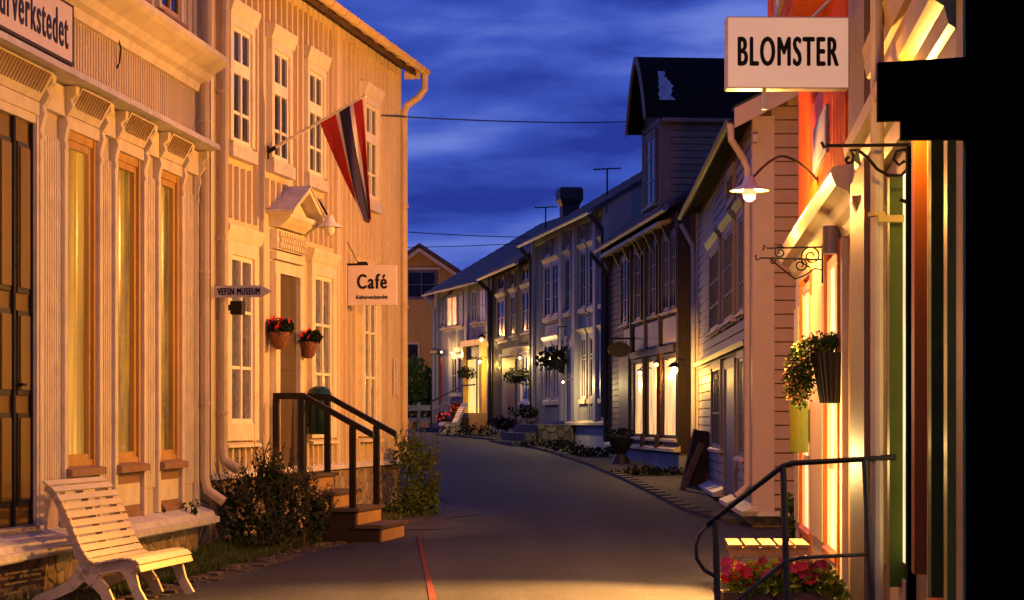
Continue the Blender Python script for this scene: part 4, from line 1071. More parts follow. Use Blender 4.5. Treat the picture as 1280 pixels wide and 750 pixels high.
# flower box
fx = P(972, 735, 15.6)
rt = empty('flower_box', 'box of pink, red and lime flowers behind the iron rail', 'flower box', (fx[0], 15.6, 0))
b = MB(); b.box(-.42, .36, -.13, -.11, .0, .16); b.box(-.42, .36, .11, .13, 0, .16); b.box(-.42, -.40, -.11, .11, 0, .16); b.box(.34, .36, -.11, .11, 0, .16); b.cur = 1; b.box(-.4, .34, -.11, .11, .02, .13)
b.build('planter', ['timber', 'stem'], rt)
r = random.Random(5); l = MB(); blobs(l, [((-.3 + .12 * i, -.02, .24), (.11, .15, .13)) for i in range(6)] + [((.42, 0, .12), (.1, .1, .14))], 1500, .05, r, .6); l.build('foliage', 'leaflime', rt)
for mname, n_ in (('petalpink', 30), ('petalred', 26)):
    f_ = MB()
    for k in range(n_): flower(f_, (r.uniform(-.4, .34), r.uniform(-.18, .05), r.uniform(.24, .38)), r.uniform(.04, .065), r, 7)
    f_.build('flowers', mname, rt)
# leafy weeds by the pink wall
shrub('leafy_weed', 'small weed at the foot of the pink clapboard gable', 'plant', [(P(990, 640, 24.6), (.1, .1, .2)), (P(996, 672, 24.6), (.14, .15, .2))], 260, .07, 12, 'leafy', 6, (P(992, 685, 24.6)[0], 24.6, 0))

# ------------------------------------------------------------------ BLOMSTER box sign
Ys = 16.9
p0, p1 = P(1062, 107, Ys), P(908, 115, Ys)
wS = (p1[0] - p0[0]); hS = 90 / FPX * Ys
zb = CAM + (HY - 111) / FPX * Ys
rt = empty('hanging_sign', 'pale backlit flower shop box sign with tall black capitals', 'sign', (p0[0], Ys, zb), R(1.2))
W = abs(wS)
b = MB(); b.box(-W, 0, 0, .16, 0, hS); bx_ = b.build('box', 'signwhite', rt, bevel=.006)
b = MB(); b.box(-W + .012, -.012, -.005, .0, .012, hS - .012); b.build('sign_face', 'signlit', rt)
b = MB(); text(b, 'BLOMSTER', .24, (-W + .095, -.0055, hS * .32), (1, 0, 0), (0, 0, 1), (0, -1, 0), ext=.004, bold=.0075, width=.81, space=1.18); b.build('lettering', 'black', rt)
b = MB(); b.box(-W + .3, -W + .33, .05, .1, -.16, -.0); b.tube([(-.3, .08, hS), (-.05, .08, hS + .25), (.25, .1, hS + .3)], .012); b.box(0, .16, .03, .13, .12, .2); b.build('bracket', 'enamel', rt)

# ------------------------------------------------------------------ YELLOW GREEN NEAR SHOP
FG = Fr.facade(880, 1.205, 9.3, 1, 0.0)
green = FG.root('green_shop', 'near shop house with lime and olive frames and ochre cornices', 'building')
LG = FG.U(1060.5)
b = MB(FG); b.box(-.0, LG, -6, -.0, -.1, 6.8); b.build('wall', 'taupe', green)
def gp(px, w, n0, n1, z0, z1, m, name):
    u = FG.U(px, (n1)) ; bb = MB(FG); bb.box(u, u + w, n0, n1, z0, z1); return bb.build(name, m, green)
gp(1080, 1.35, 0, .115, .0, 6.7, 'taupe', 'pilaster')
b = MB(FG); u = FG.U(1090, .2); b.tube([(u, .17, 6.5), (u, .17, .3), (u, .3, .15)], .04, 10); b.build('downpipe', 'pipe', green)
b = MB(FG); b.tube([(u, .17, CAM + (HY - 314) / FPX * 15), (u, .17, CAM + (HY - 310) / FPX * 15)], .055, 10); b.box(u - .1, u - .02, .0, .17, 2.62, 2.66); b.build('pipe_clip', 'goldedge', green)
gp(1096, .12, 0, .06, .5, 2.9, 'greenframe', 'window_frame')
gp(1107, .1, 0, .022, .5, 2.85, 'goldedge', 'window_trim')
gp(1112, .15, 0, .098, .45, 2.9, 'darkgreen', 'shutter')
u = FG.U(1131, .02); b = MB(FG); b.box(u - .2, u + .5, 0, .02, .6, 2.9); b.build('pane', 'litpane', green)
gp(1134, .1, 0, .05, .15, 3.0, 'blackwall', 'door_post')
gp(1143, .16, 0, .08, .62, 3.0, 'copperdoor', 'door_leaf')
gp(1160, .05, 0, .03, .0, 3.0, 'goldedge', 'door_trim')
gp(1164, .14, 0, .085, .0, 3.0, 'darkgreen', 'shutter')
gp(1184, .14, 0, .08, .55, 3.0, 'oliveyellow', 'window_frame')
b = MB(FG); u = FG.U(1161, .14); b.box(u, u + .3, .0, .13, .0, .58); b.build('door_step', 'orangeframe', green)
b = MB(FG); u = FG.U(1127, .06); b.box(u, u + 1.1, .0, .03, .0, .5); b.build('base_panel', 'tanpanel', green)
for z, pr, ce in ((3.1, .19, FG.U(1056, .19)), (3.62, .13, FG.U(1080, .13)), (5.35, .3, LG - .02)):
    b = MB(FG)
    b.ext([(.0, 0, z), (.0, .06, z), (.0, .08, z + .1), (.0, .11, z + .12), (.0, .13, z + .2), (.0, pr, z + .24), (.0, pr + .015, z + .31), (.0, 0, z + .35)], (ce, 0, 0))
    b.build('cornice', 'goldedge', green)
ck = FG.U(1056, .19) - .2
b = MB(FG); b.ext([(ck, 0, 2.7), (ck, .05, 2.72), (ck, .08, 2.85), (ck, .15, 3.0), (ck, .15, 3.04), (ck, 0, 3.04)], (.16, 0, 0)); b.build('console', 'goldedge', green)
for u0_, u1_ in ((1.6, 2.5), (4.2, 5.1), (6.3, 7.1)):
    window(green, FG, u0_, u1_, 4.15, 5.15, 2, (4.6,), 0, .1, 'oliveyellow', 'goldedge', 'darkglass')
b = MB(FG); b.ext([(-.2, .5, 6.75), (-.2, .5, 6.9), (-.2, -3, 8.9), (-.2, -6.4, 6.9), (-.2, -6.4, 6.75), (-.2, -3, 8.7)], (LG + .3, 0, 0)); b.build('roof', 'slate', green)
# block beside the wall
rt = empty('step_block', 'tan boarded block with dark top beside the black wall', 'block', (2.05, 9.75, 0))
b = MB(); b.ext([(0, 0, 0), (.12, 0, 0), (.12, 0, .71), (.02, 0, .76)], (0, .2, 0)); b.build('body', 'tanpanel', rt)
b = MB(); b.ext([(.02, -.01, .764), (.125, -.01, .714), (.125, -.01, .735), (.02, -.01, .785)], (0, .22, 0)); b.build('top', 'pipe_dark', rt)

# black wall end; golden light on its edge put into an ochre board
YW = 9.06; xw = 568 / FPX * YW
rt = empty('dark_porch_wall', 'black unlit wall end filling the right edge', 'wall', (xw, YW, 0))
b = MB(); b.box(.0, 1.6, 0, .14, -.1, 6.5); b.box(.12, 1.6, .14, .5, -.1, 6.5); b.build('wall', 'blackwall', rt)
b = MB(); b.box(-.012, .0, .015, .15, .0, 6.5); b.build('lit_edge', 'goldedge', rt)
# black silhouette sign
rt = empty('black_hanging_sign', 'black unlit stepped sign board fixed to the dark wall end', 'sign', (xw, YW - .02, 0))
k = YW / FPX; zf = lambda py: CAM + (HY - py) * k
b = MB(); x0, x1 = (1097 - 1208) * k, (1126 - 1208) * k
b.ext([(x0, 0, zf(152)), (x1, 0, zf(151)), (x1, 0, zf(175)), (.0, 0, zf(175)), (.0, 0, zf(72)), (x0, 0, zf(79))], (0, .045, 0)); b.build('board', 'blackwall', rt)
b = MB(); b.box(-.06, .05, .045, .07, zf(100), zf(92)); b.build('bracket', 'iron', rt)
# near scrolled bracket
bu = FG.U(1139); Yb = FG.world(bu, 0, 0)[1]; bz = CAM + (HY - 181) / FPX * Yb
f2 = FG.sub(bu, .0, bz); rt = f2.root('iron_sign_bracket', 'bare black iron bracket with one S scroll below the black sign', 'bracket')
kk = Yb / FPX
b = MB(f2); b.tube([(0, 0, bz), (0, 104 * kk, bz), (0, 108 * kk, bz - 2 * kk), (0, 111 * kk, bz + 5 * kk)], .011, 6); b.box(-.012, .012, .0, .015, bz - 95 * kk, bz + 2 * kk); b.build('arm', 'iron', rt)
b = MB(f2)
b.tube([(0, a * kk, bz - c * kk) for a, c in [(77, 14), (81, 18), (79, 22), (73, 21), (71, 13), (75, 6), (66, 6), (55, 14), (42, 30), (28, 38), (12, 38), (3, 28), (2, 14), (8, 6), (18, 8), (22, 18), (15, 25), (8, 20)]], .0095, 8)
b.ext([(-.02, 66 * kk, bz - 4 * kk), (-.02, 62 * kk, bz - 26 * kk), (-.02, 72 * kk, bz - 18 * kk)], (.04, 0, 0))
b.tube([(0, 0, bz - 74 * kk), (0, 14 * kk, bz - 68 * kk)], .012, 6)
b.build('scroll', 'iron', rt)

# ------------------------------------------------------------------ iron stair rail with landing
YR = 12.4; k = YR / FPX
def rp(px, py, dy=0): return ((px - 980) * k, dy, CAM + (HY - py) * k)
rt = empty('stair_rail', 'bent iron stair rail with black handrail in front of flowers', 'railing', ((980 - CX) * k, YR, 0))
b = MB(); b.tube([rp(1120, 571), rp(1080, 574), rp(990, 579), rp(978, 583), rp(970, 589), rp(900, 643), rp(884, 657)], .017, 10); b.build('handrail', 'rail', rt, smooth=True)
b = MB(); b.tube([rp(884, 657), rp(874, 668), rp(870, 682), rp(871, 698), rp(880, 712), rp(896, 722)], .012, 8)
b.build('end_loop', 'railgrey', rt, smooth=True)
b = MB(); b.tube([rp(1086, 693), rp(1000, 697), rp(980, 703), rp(928, 745), rp(895, 772)], .012, 8); b.build('lower_bar', 'railgrey', rt, smooth=True)
for (a, c, d, e) in ((1081, 574, 1093, 810), (979, 583, 986, 830), (894, 650, 898, 800)):
    b = MB(); A_, B_ = rp(a, c), rp(d, e); b.tube([A_, (B_[0], B_[1], max(.0, B_[2]))], .02, 8); b.build('post', 'railgrey', rt)
ls = empty('stone_steps', 'grey stone entrance steps under the iron stair rail', 'steps', ((1040 - CX) * k, YR + .5, 0))
for i, (x0, x1, z) in enumerate(((-.45, .5, .1), (-.1, .5, .2))):
    b = MB(); b.box(x0 + (.5 if 0 else 0), x1, -.62, .3, z - .1, z); b.build('step', 'concrete', ls)
# ------------------------------------------------------------------ RIGHT STREET HOUSES
def corner_bd(mb, u0, u1, z0, z1, w=.16, d=.04):
    mb.box(u0, u0 + w, 0, d, z0, z1); mb.box(u1 - w, u1, 0, d, z0, z1)

# house with pink gable
F1 = Fr.facade(724, 2.295, 27.0, 1, 0.0); L1 = F1.U(873)
h1 = F1.root('clapboard_house', 'clapboard house with pinkish gable end and curved row of dark windows', 'building')
p1_ = R(27); mb, zr1 = shell(h1, F1, L1, 6.4, .22, 5.45, p1_, None, ov=.27, roofm='felt', courses=.3, end_ov=.0)
b = mb; top = lambda n: 5.45 + math.tan(p1_) * (min(-n, 6.4 + n)) - .02
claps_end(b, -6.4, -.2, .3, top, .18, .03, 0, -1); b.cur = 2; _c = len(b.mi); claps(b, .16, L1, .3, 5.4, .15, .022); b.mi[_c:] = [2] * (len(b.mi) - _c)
b.build('wall', ['grooveshade', 'pinkwall', 'unlitside'], h1)
b = MB(F1); b.box(-.045, .17, 0, .05, .26, 5.4); b.box(-.045, 0, -.235, 0, .26, 5.38); b.box(L1 - .15, L1, 0, .05, .26, 5.4); each(b, 'corner_board', 'pinktrim', h1)
b = MB(F1)
t1 = math.tan(p1_)
b.ext([(-.30, .3, 5.45 - .27 * t1 - .12), (-.30, .3, 5.45 - .27 * t1 + .13), (-.30, -3.2, zr1 + .14), (-.30, -3.2, zr1 - .11)], (.05, 0, 0))
b.ext([(-.30, -6.8, 5.45 - .27 * t1 - .12), (-.30, -6.8, 5.45 - .27 * t1 + .13), (-.30, -3.2, zr1 + .14), (-.30, -3.2, zr1 - .11)], (.05, 0, 0))
b.box(-.25, 0, .0, .06, 5.02, 5.12); each(b, 'bargeboard', 'pinktrim', h1)
b = MB(F1); b.ext([(-.3, .31, 5.45 - .27 * t1 + .13), (-.3, .31, 5.45 - .27 * t1 + .16), (-.3, -3.2, zr1 + .18), (-.3, -3.2, zr1 + .14)], (.35, 0, 0)); b.build('verge_flashing', 'slate', h1)
b = MB(F1)
b.ext([(-.22, .0, .34), (-.22, .2, .26), (-.22, .2, .2), (-.22, 0, .2)], (1.9, 0, 0)); b.ext([(2.6, .0, .34), (2.6, .2, .26), (2.6, .2, .2), (2.6, 0, .2)], (1.5, 0, 0)); b.ext([(5.5, .0, .38), (5.5, .2, .3), (5.5, .2, .24), (5.5, 0, .24)], (L1 - 5.5, 0, 0))
b.ext([(0, .2, .26), (-.22, .2, .26), (-.22, .2, .2), (0, .2, .2)], (0, -6.2, 0)); each(b, 'base_flashing', 'flash', h1)
b = MB(F1); b.box(.02, L1, -6.3, .03, -.1, .22); b.build('foundation', 'rubble', h1)
gutter(h1, F1, -.2, L1, .34, 5.45 - .27 * t1 + .02, .06, 'pipe_dark')
b = MB(F1); b.tube([(-.14, .34, 5.26), (-.14, .33, 5.06), (-.02, .16, 4.82), (-.02, .11, 4.7), (-.02, .11, .6), (-.02, .25, .45)], .045, 10); b.build('downpipe', 'pinktrim', h1)
for a, c in ((891, 903), (908.5, 921), (927.5, 935)):
    u0, u1 = F1.U(c), F1.U(a)
    window(h1, F1, u0, u1, 2.95, 4.25, 4 if u1 - u0 > 2 else 2, (3.35, 3.75), .02, .1, 'frameblue', 'unlitside', 'darkglass', cap=.12, capm='frameblue', sill=.07, sillm='pinktrim')
u0, u1 = F1.U(921), F1.U(912); window(h1, F1, u0, u1, 4.72, 5.1, 2, (), .02, .08, 'frameblue', 'unlitside', 'darkglass')
for a, c, z0 in ((893.5, 905, 1.0), (927.5, 935, .95)):
    window(h1, F1, F1.U(c), F1.U(a), z0, 2.3, 4, (1.55,), .02, .1, 'frameblue', 'unlitside', 'darkglass', sill=.07, sillm='pinktrim')
u0, u1 = F1.U(922), F1.U(909)
b = MB(F1); b.box(u0 - .1, u0, 0, .06, .3, 2.35); b.box(u1, u1 + .1, 0, .06, .3, 2.35); b.box(u0, u1, 0, .05, 2.22, 2.35); b.cur = 1; b.box(u0, u1, 0, .03, .3, 2.22); b.build('door', ['unlitside', 'frameblue'], h1)
b = MB(F1); b.ext([(.5, 0, 2.45), (.5, .12, 2.43), (.5, .14, 2.5), (.5, 0, 2.55)], (L1 - 1.2, 0, 0)); b.build('string_course', 'frameblue', h1)
b = MB(F1); b.tube([(L1 - .06, .34, 5.2), (L1 - .06, .12, 4.8), (L1 - .06, .1, 4.6), (L1 - .06, .1, .6)], .045, 8); b.build('downpipe', 'pipe_blue', h1)

# brown house with arched dormer
F2 = Fr.facade(398, 7.13, 41.0, 1, 0.0); L2 = F2.U(761)
h2 = F2.root('brown_house', 'dark brown shop house with glowing shop windows and tall arched dormer', 'building')
p2_ = R(34); mb, zr2 = shell(h2, F2, L2, 7.4, .75, 5.75, p2_, None, ov=.26, roofm='slate', courses=.3, end_ov=.12)
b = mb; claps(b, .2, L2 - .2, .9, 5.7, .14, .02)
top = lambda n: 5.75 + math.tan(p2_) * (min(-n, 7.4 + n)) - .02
claps_end(b, -7.4, -.15, .8, top, .15, .022, 0, -1); b.build('wall', ['grooveshade', 'brownwall'], h2)
b = MB(F2); corner_bd(b, 0, L2, .8, 5.7, .2, .05); b.box(-.03, 0, -.2, 0, .8, 5.7)
each(b, 'corner_board', 'browntrim', h2)
b = MB(F2); b.box(0.02, L2, -7.3, .02, .0, .75); b.build('foundation', 'concrete', h2)
b = MB(F2); b.ext([(-.05, 0, .92), (-.05, .14, .86), (-.05, .14, .8), (-.05, 0, .8)], (L2, 0, 0)); b.build('base_flashing', 'goldtrim', h2)
# bracketed ledges under the eaves over the upper windows
for a, c in ((840, 806), (803, 764)):
    u0, u1 = F2.U(a), F2.U(c); m2 = MB(F2)
    m2.ext([(u0, 0, 5.42), (u0, .3, 5.36), (u0, .3, 5.43), (u0, 0, 5.5)], (u1 - u0, 0, 0)); m2.build('eave_ledge', 'goldtrim', h2)
    m2 = MB(F2)
    for j in range(4): x = u0 + .05 + (u1 - u0 - .2) * j / 3; m2.ext([(x, 0, 5.38), (x, .22, 5.36), (x, .04, 5.0), (x, 0, 5.0)], (.09, 0, 0))
    each(m2, 'eave_bracket', 'browntrim', h2)
up2 = [(779, 787), (796.5, 803.5), (815.5, 822.5), (831.5, 839), (841, 848)]
for a, c in up2:
    window(h2, F2, F2.U(c), F2.U(a), 3.66, 5.15, 2, (4.2, 4.7), .015, .1, 'frameblue', 'browntrim', 'dullglass', sill=.07, sillm='goldtrim')
b = MB(F2)
for a, c in ((782, 792), (796, 808), (812, 826), (831, 849)): b.box(F2.U(c) + .05, F2.U(a) - .05, .015, .05, 2.98, 3.5)
each(b, 'apron_panel', 'goldtrim', h2)
for px in (792, 810, 828):
    u0 = F2.U(px); b = MB(F2); b.tube([(u0, .09, .86), (u0, .09, 1.1), (u0, .09, 1.16), (u0, .09, 2.8)], [.09, .08, .035, .035], 10); b.box(u0 - .05, u0 + .05, .03, .09, 2.8, 5.3); b.build('column', 'browntrim', h2)
for a, c in ((795.5, 807.5), (812.5, 825), (832, 848.5)):
    window(h2, F2, F2.U(c), F2.U(a), 1.08, 2.72, 1, (), .015, .05, 'browntrim', 'browntrim', 'lityellow', sill=.08, sillm='goldtrim')
u0, u1 = F2.U(788), F2.U(776); b = MB(F2); b.box(u0, u1, .0, .05, .8, 2.9); b.build('door', 'browntrim', h2)
b = MB(F2); b.box(.3, F2.U(792), .02, .09, 2.8, 2.94); b.build('fascia', 'browntrim', h2)
gutter(h2, F2, -.1, L2, .32, 5.58, .05, 'goldtrim')
b = MB(F2); b.tube([(L2 - .1, .46, 5.5), (L2 - .1, .12, 5.1), (L2 - .1, .1, 4.9), (L2 - .1, .1, .9)], .05, 8); b.build('downpipe', 'pipe_dark', h2)
# dormer
q0, q1 = F2.U(828.5), F2.U(806.5); qm = (q0 + q1) / 2; zs, za = 7.75, 9.15
b = MB(F2); b.box(q0, q1, -4.2, .03, 5.7, zs)
hw = (q1 - q0) / 2
arc = [(qm + hw * sgn * (1 - q) ** .66, zs + (za - zs - .13) * q) for sgn, ql in ((1, [k / 10 for k in range(11)]), (-1, [k / 10 for k in range(9, -1, -1)])) for q in ql]
b.ext([(u, .03, z) for u, z in arc], (0, -4.2, 0))
claps_end(b, -4.1, -.1, 5.9, lambda n: zs, .14, .02, q0, -1); claps(b, q0 + .1, q1 - .1, 5.8, zs, .14, .02, .03); b.build('dormer_wall', ['grooveshade', 'dormerwall'], h2)
b = MB(F2); b.box(q0 - .035, q0 + .1, .03, .07, 5.7, zs); b.box(q0 - .035, q0, -.16, .03, 5.7, zs); b.box(q1 - .1, q1 + .03, .03, .07, 5.7, zs); each(b, 'corner_board', 'dormerwall', h2)
ho = hw + .2
def arch(w, z0, z1):
    h = [1 - (1 - k / 10) ** 1.6 for k in range(11)]
    L_ = [(qm + w * (1 - q) ** .62 if q < 1 else qm, z0 + (z1 - z0) * q) for q in h]
    return L_ + [(2 * qm - a, c) for a, c in L_[::-1][1:]]
outer = arch(ho, zs - .08, za); inner = arch(ho - .09, zs - .08, za - .1)
b = MB(F2)
for (o1, o2, i1, i2) in zip(outer, outer[1:], inner, inner[1:]):
    b.ext([(o1[0], .38, o1[1]), (o2[0], .38, o2[1]), (i2[0], .38, i2[1]), (i1[0], .38, i1[1])], (0, -4.8, 0))
b.build('dormer_roof', 'felt', h2)
b = MB(F2)
for (o1, o2, i1, i2) in zip(outer, outer[1:], inner, inner[1:]):
    b.ext([(o1[0], .381, o1[1] + .004), (o2[0], .381, o2[1] + .004), (i2[0], .381, i2[1] - .05), (i1[0], .381, i1[1] - .05)], (0, .04, 0))
b.build('dormer_bargeboard', 'dormerwall', h2)
b = MB(F2); rr = random.Random(4); ts = [.26 + .024 * i for i in range(20)]
edge = [(.08 + rr.uniform(-.02, .02) - .004 * i, -.26 + rr.uniform(-.025, .03) + .05 * math.sin(i * .5) + (.006 * i)) for i in range(20)]; P0 = []
for t, (n0, n1) in zip(ts, edge):
    u_ = qm - (ho + .0) * (1 - t) ** .62 - .02; z_ = zs - .08 + (za - zs + .08) * t + .012
    P0 += [(u_, n0, z_), (u_, n1, z_)]
b.add(P0, [(2 * i, 2 * i + 1, 2 * i + 3, 2 * i + 2) for i in range(len(ts) - 1)]); b.build('bare_patch', 'felt_patch', h2)
b = MB(F2); b.ext([(q0 - .2, .05, zs - .16), (q0 - .2, .05, zs - .08), (q0 - .0, .05, zs - .02), (q0 - .0, .05, zs - .12)], (0, -4, 0)); b.build('dormer_cornice', 'dormerwall', h2)
window(h2, F2, q0 + .5, q1 - .5, 6.0, 7.45, 2, (6.5, 7.0), .05, .1, 'greytrim', 'dormerwall', 'dullglass', sill=.07, sillm='goldtrim')

# pale grey house
F3 = Fr.facade(200, 11.0, 51.0, 1, 0.0); L3 = F3.U(668.5)
h3 = F3.root('grey_house', 'tall pale grey boarded house on whitewashed footing with ochre window caps', 'building')
p3_ = R(31); mb, zr3 = shell(h3, F3, L3, 8.4, 1.35, 6.75, p3_, None, ov=.42, roofm='slate', courses=.35, end_ov=.05)
hol = []
b3 = [(727.5, 734), (739, 745.5), (753, 759), (708.5, 714), (682.5, 690), (692.5, 700)]
b = mb; battens(b, .2, L3 - .2, 1.4, 6.7, .2, .05, 0, .024, [(F3.U(c) - .16, F3.U(a) + .16, 1.85, 4.1) for a, c in b3] + [(F3.U(c) - .16, F3.U(a) + .16, 4.15, 6.6) for a, c in b3]); b.build('wall', 'greywall', h3)
b = MB(F3)
for px in (722, 705, 748): u0 = F3.U(px); b.box(u0 - .14, u0 + .14, 0, .12, 1.4, 6.7)
corner_bd(b, 0, L3, 1.4, 6.7, .24, .12); b.box(0, L3, 0, .09, 6.5, 6.75); each(b, 'pilaster', 'greytrim', h3)
b = MB(F3); b.box(.02, L3, -8.3, .04, .3, 1.33); b.build('foundation', 'concrete', h3)
b = MB(F3); b.ext([(-.05, 0, 1.42), (-.05, .16, 1.36), (-.05, .16, 1.3), (-.05, 0, 1.3)], (F3.U(713) + .05, 0, 0)); b.build('base_flashing', 'goldtrim', h3)
for a, c in b3:
    window(h3, F3, F3.U(c), F3.U(a), 4.35, 5.75, 2, (4.85, 5.3), .0, .1, 'frameblue', 'greytrim', 'dullglass', cap=.14, capm='goldtrim', sill=.14, sillm='goldtrim')
    if a not in (692.5, 739): window(h3, F3, F3.U(c) + .05, F3.U(a) - .05, 6.08, 6.42, 2, (), .0, .06, 'greytrim', 'greytrim', 'dullglass')
for i, (a, c) in enumerate(b3):
    if a == 708.5: continue
    window(h3, F3, F3.U(c), F3.U(a), 2.0, 3.55, 2, (3.0, 3.1), .0, .1, 'goldtrim', 'greytrim', 'dullglass', cap=.14, capm='goldtrim', sill=.14, sillm='goldtrim')
u0, u1 = F3.U(717), F3.U(710); b = MB(F3); b.box(u0, u1, .0, .04, 1.36, 3.6); b.cur = 1; b.box(u0 - .14, u0, 0, .08, 1.36, 3.7); b.box(u1, u1 + .14, 0, .08, 1.36, 3.7); b.build('door', ['frameblue', 'greytrim'], h3)
gutter(h3, F3, -.1, L3, .5, 6.52, .055, 'white_trim')
b = MB(F3); b.tube([(L3 - .08, .48, 6.5), (L3 - .08, .14, 6.1), (L3 - .08, .12, 5.9), (L3 - .08, .12, 1.5)], .06, 8); b.build('downpipe', 'pipe_dark', h3)
b = MB(F3); b.tube([(.08, .48, 6.5), (.08, .14, 6.1), (.08, .12, 5.9), (.08, .12, 1.5)], .06, 8); b.build('downpipe', 'pipe_dark', h3)

# olive house
F4 = Fr.facade(200, 11.0, 61.4, 1, 0.0); F4 = Fr(F4.t, F4.x, 61.4, 1, 0.0); L4 = F4.U(615.5)
h4 = F4.root('olive_house', 'dim olive grey boarded house with capped windows beside bright doorway', 'building')
mb, zr4 = shell(h4, F4, L4, 8.4, 1.2, 6.3, p3_, None, ov=.42, roofm='slate', courses=.35, end_ov=.05)
w4 = [(623.5, 632.5), (640, 645.5), (654.5, 665)]
b = mb; battens(b, .2, L4 - .2, 1.3, 6.25, .22, .05, 0, .024, [(F4.U(c) - .16, F4.U(a) + .16, 3.9, 6.1) for a, c in w4] + [(F4.U(668) , F4.U(628), 1.2, 3.7)]); b.build('wall', 'olivewall', h4)
b = MB(F4); corner_bd(b, 0, L4, 1.25, 6.25, .3, .07); each(b, 'corner_board', 'browntrim', h4)
for a, c in w4:
    window(h4, F4, F4.U(c), F4.U(a), 4.08, 5.28, 2, (4.7,), 0, .1, 'frameblue', 'olivewall', 'dullglass', cap=.13, capm='goldtrim', sill=.08, sillm='goldtrim')
    window(h4, F4, F4.U(c) + .1, F4.U(a) - .1, 5.6, 5.98, 2, (), 0, .06, 'frameblue', 'olivewall', 'dullglass')
window(h4, F4, F4.U(665), F4.U(653), 2.0, 3.35, 3, (2.7,), 0, .14, 'white_trim', 'white_trim', 'dullglass', cap=.13, capm='goldtrim', sill=.1, sillm='white_trim')
u0, u1 = F4.U(645), F4.U(635); b = MB(F4); b.box(u0, u1, 0, .03, 1.2, 3.3); b.build('door', 'browntrim', h4)
b = MB(F4); b.box(u0 - .3, u1 + .3, 0, .25, 3.4, 3.5); b.build('door_hood', 'goldtrim', h4)
b = MB(F4); b.box(.02, L4, -8.3, .03, .5, 1.2); b.build('foundation', 'concrete', h4)
gutter(h4, F4, 0, L4, .5, 6.06, .055, 'white_trim')
b = MB(F4); b.tube([(L4 - .1, .48, 6.0), (L4 - .1, .14, 5.7), (L4 - .1, .12, 5.4), (L4 - .1, .12, 1.3)], .07, 8); b.build('downpipe', 'pipe_dark', h4)
b = MB(F4); cu0, cn = 4.5, -2.0
def ring(e, z): return [(cu0 - e, cn - e, z), (cu0 + e, cn - e, z), (cu0 + e, cn + e, z), (cu0 - e, cn + e, z)]
rings = [ring(.27, 7.0), ring(.27, 8.22), ring(.37, 8.42), ring(.37, 8.72), ring(.33, 8.8)]
b.add([p for q in rings for p in q], [(0, 3, 2, 1), (16, 17, 18, 19)] + [(i * 4 + k, i * 4 + (k + 1) % 4, i * 4 + 4 + (k + 1) % 4, i * 4 + 4 + k) for i in range(4) for k in range(4)])
b.build('chimney', 'pipe_dark', h4)

# off white end house
F5 = Fr.facade(-86, 18.66, 69.5, 1, 0.0); L5 = F5.U(545.5)
h5 = F5.root('white_house', 'off white end house with orange lit upper window and glowing porch', 'building')
p5_ = R(31); mb, zr5 = shell(h5, F5, L5, 8.2, 1.35, 6.25, p5_, None, ov=.42, roofm='slate', courses=.35, end_ov=.15)
hl = [(F5.U(580.5) - .15, F5.U(552) + .15, 4.6, 6.15), (F5.U(609) - .15, F5.U(589) + .15, 4.6, 6.15), (F5.U(581) - .15, F5.U(548) + .1, 2.1, 4.0), (F5.U(613), F5.U(582), 1.3, 4.1)]
b = mb; battens(b, .2, L5 - .2, 1.4, 6.2, .22, .05, 0, .022, hl); b.build('wall', 'whitewall', h5)
b = MB(F5)
for px in (584,): u0 = F5.U(px); b.box(u0 - .16, u0 + .16, 0, .07, 1.4, 6.2)
corner_bd(b, 0, L5, 1.4, 6.2, .26, .07); b.box(F5.U(564), F5.U(562.5), 0, .07, 1.4, 4.4); each(b, 'pilaster', 'greytrim', h5)
for a, c, pn in ((553, 557, 'dullglass'), (559.5, 572, 'litorange'), (574.5, 579.5, 'litdim'), (590.5, 597, 'dullglass'), (600, 607.5, 'litdim')):
    window(h5, F5, F5.U(c), F5.U(a), 4.78, 5.85, 2, (5.3,) if pn != 'litorange' else (), 0, .07, 'greytrim', 'whitewall', pn, sill=.08, sillm='goldtrim')
for a, c in ((565.5, 572), (574, 580.5)):
    window(h5, F5, F5.U(c), F5.U(a), 2.35, 3.65, 2, (3.0,), 0, .09, 'greytrim', 'greytrim', 'dullglass', cap=.1, capm='greytrim', sill=.1, sillm='goldtrim')
u0, u1 = F5.U(554), F5.U(549.5); b = MB(F5); b.box(u0, u1, 0, .03, 1.7, 3.7); b.build('door', 'orangeframe', h5)
b = MB(F5); b.box(u0 - .2, u1 + .2, 0, .3, 3.85, 3.95); b.build('door_hood', 'browntrim', h5)
# porch recess: orange frame round boards given their own glow for lamplight
u0, u1 = F5.U(610), F5.U(584.5)
b = MB(F5); b.box(u0, u0 + .35, 0, .22, 1.65, 3.95); b.box(u1 - .22, u1, 0, .22, 1.65, 3.95); b.box(u0, u1, 0, .26, 3.95, 4.15); b.build('porch_frame', 'varnish', h5)
b = MB(F5); b.box(u0 + .35, u1 - .22, .0, .03, 1.65, 3.5); b.cur = 1; b.box(u0 + .35, u1 - .22, 0, .1, 3.5, 3.95); b.box(u0 + 1.25, u0 + 1.35, .03, .06, 1.65, 3.5); b.build('porch_wall', ['porchglow', 'browntrim'], h5)
b = MB(F5); b.box(.02, L5, -8.1, .03, .6, 1.35); b.build('foundation', 'concrete', h5)
gutter(h5, F5, -.1, L5 + .1, .5, 6.02, .055, 'white_trim')
b = MB(F5); b.tube([(L5 - .05, .48, 6.0), (L5 - .05, .14, 5.6), (L5 - .05, .12, 5.4), (L5 - .05, .12, 1.5)], .06, 8); b.build('downpipe', 'greytrim', h5)

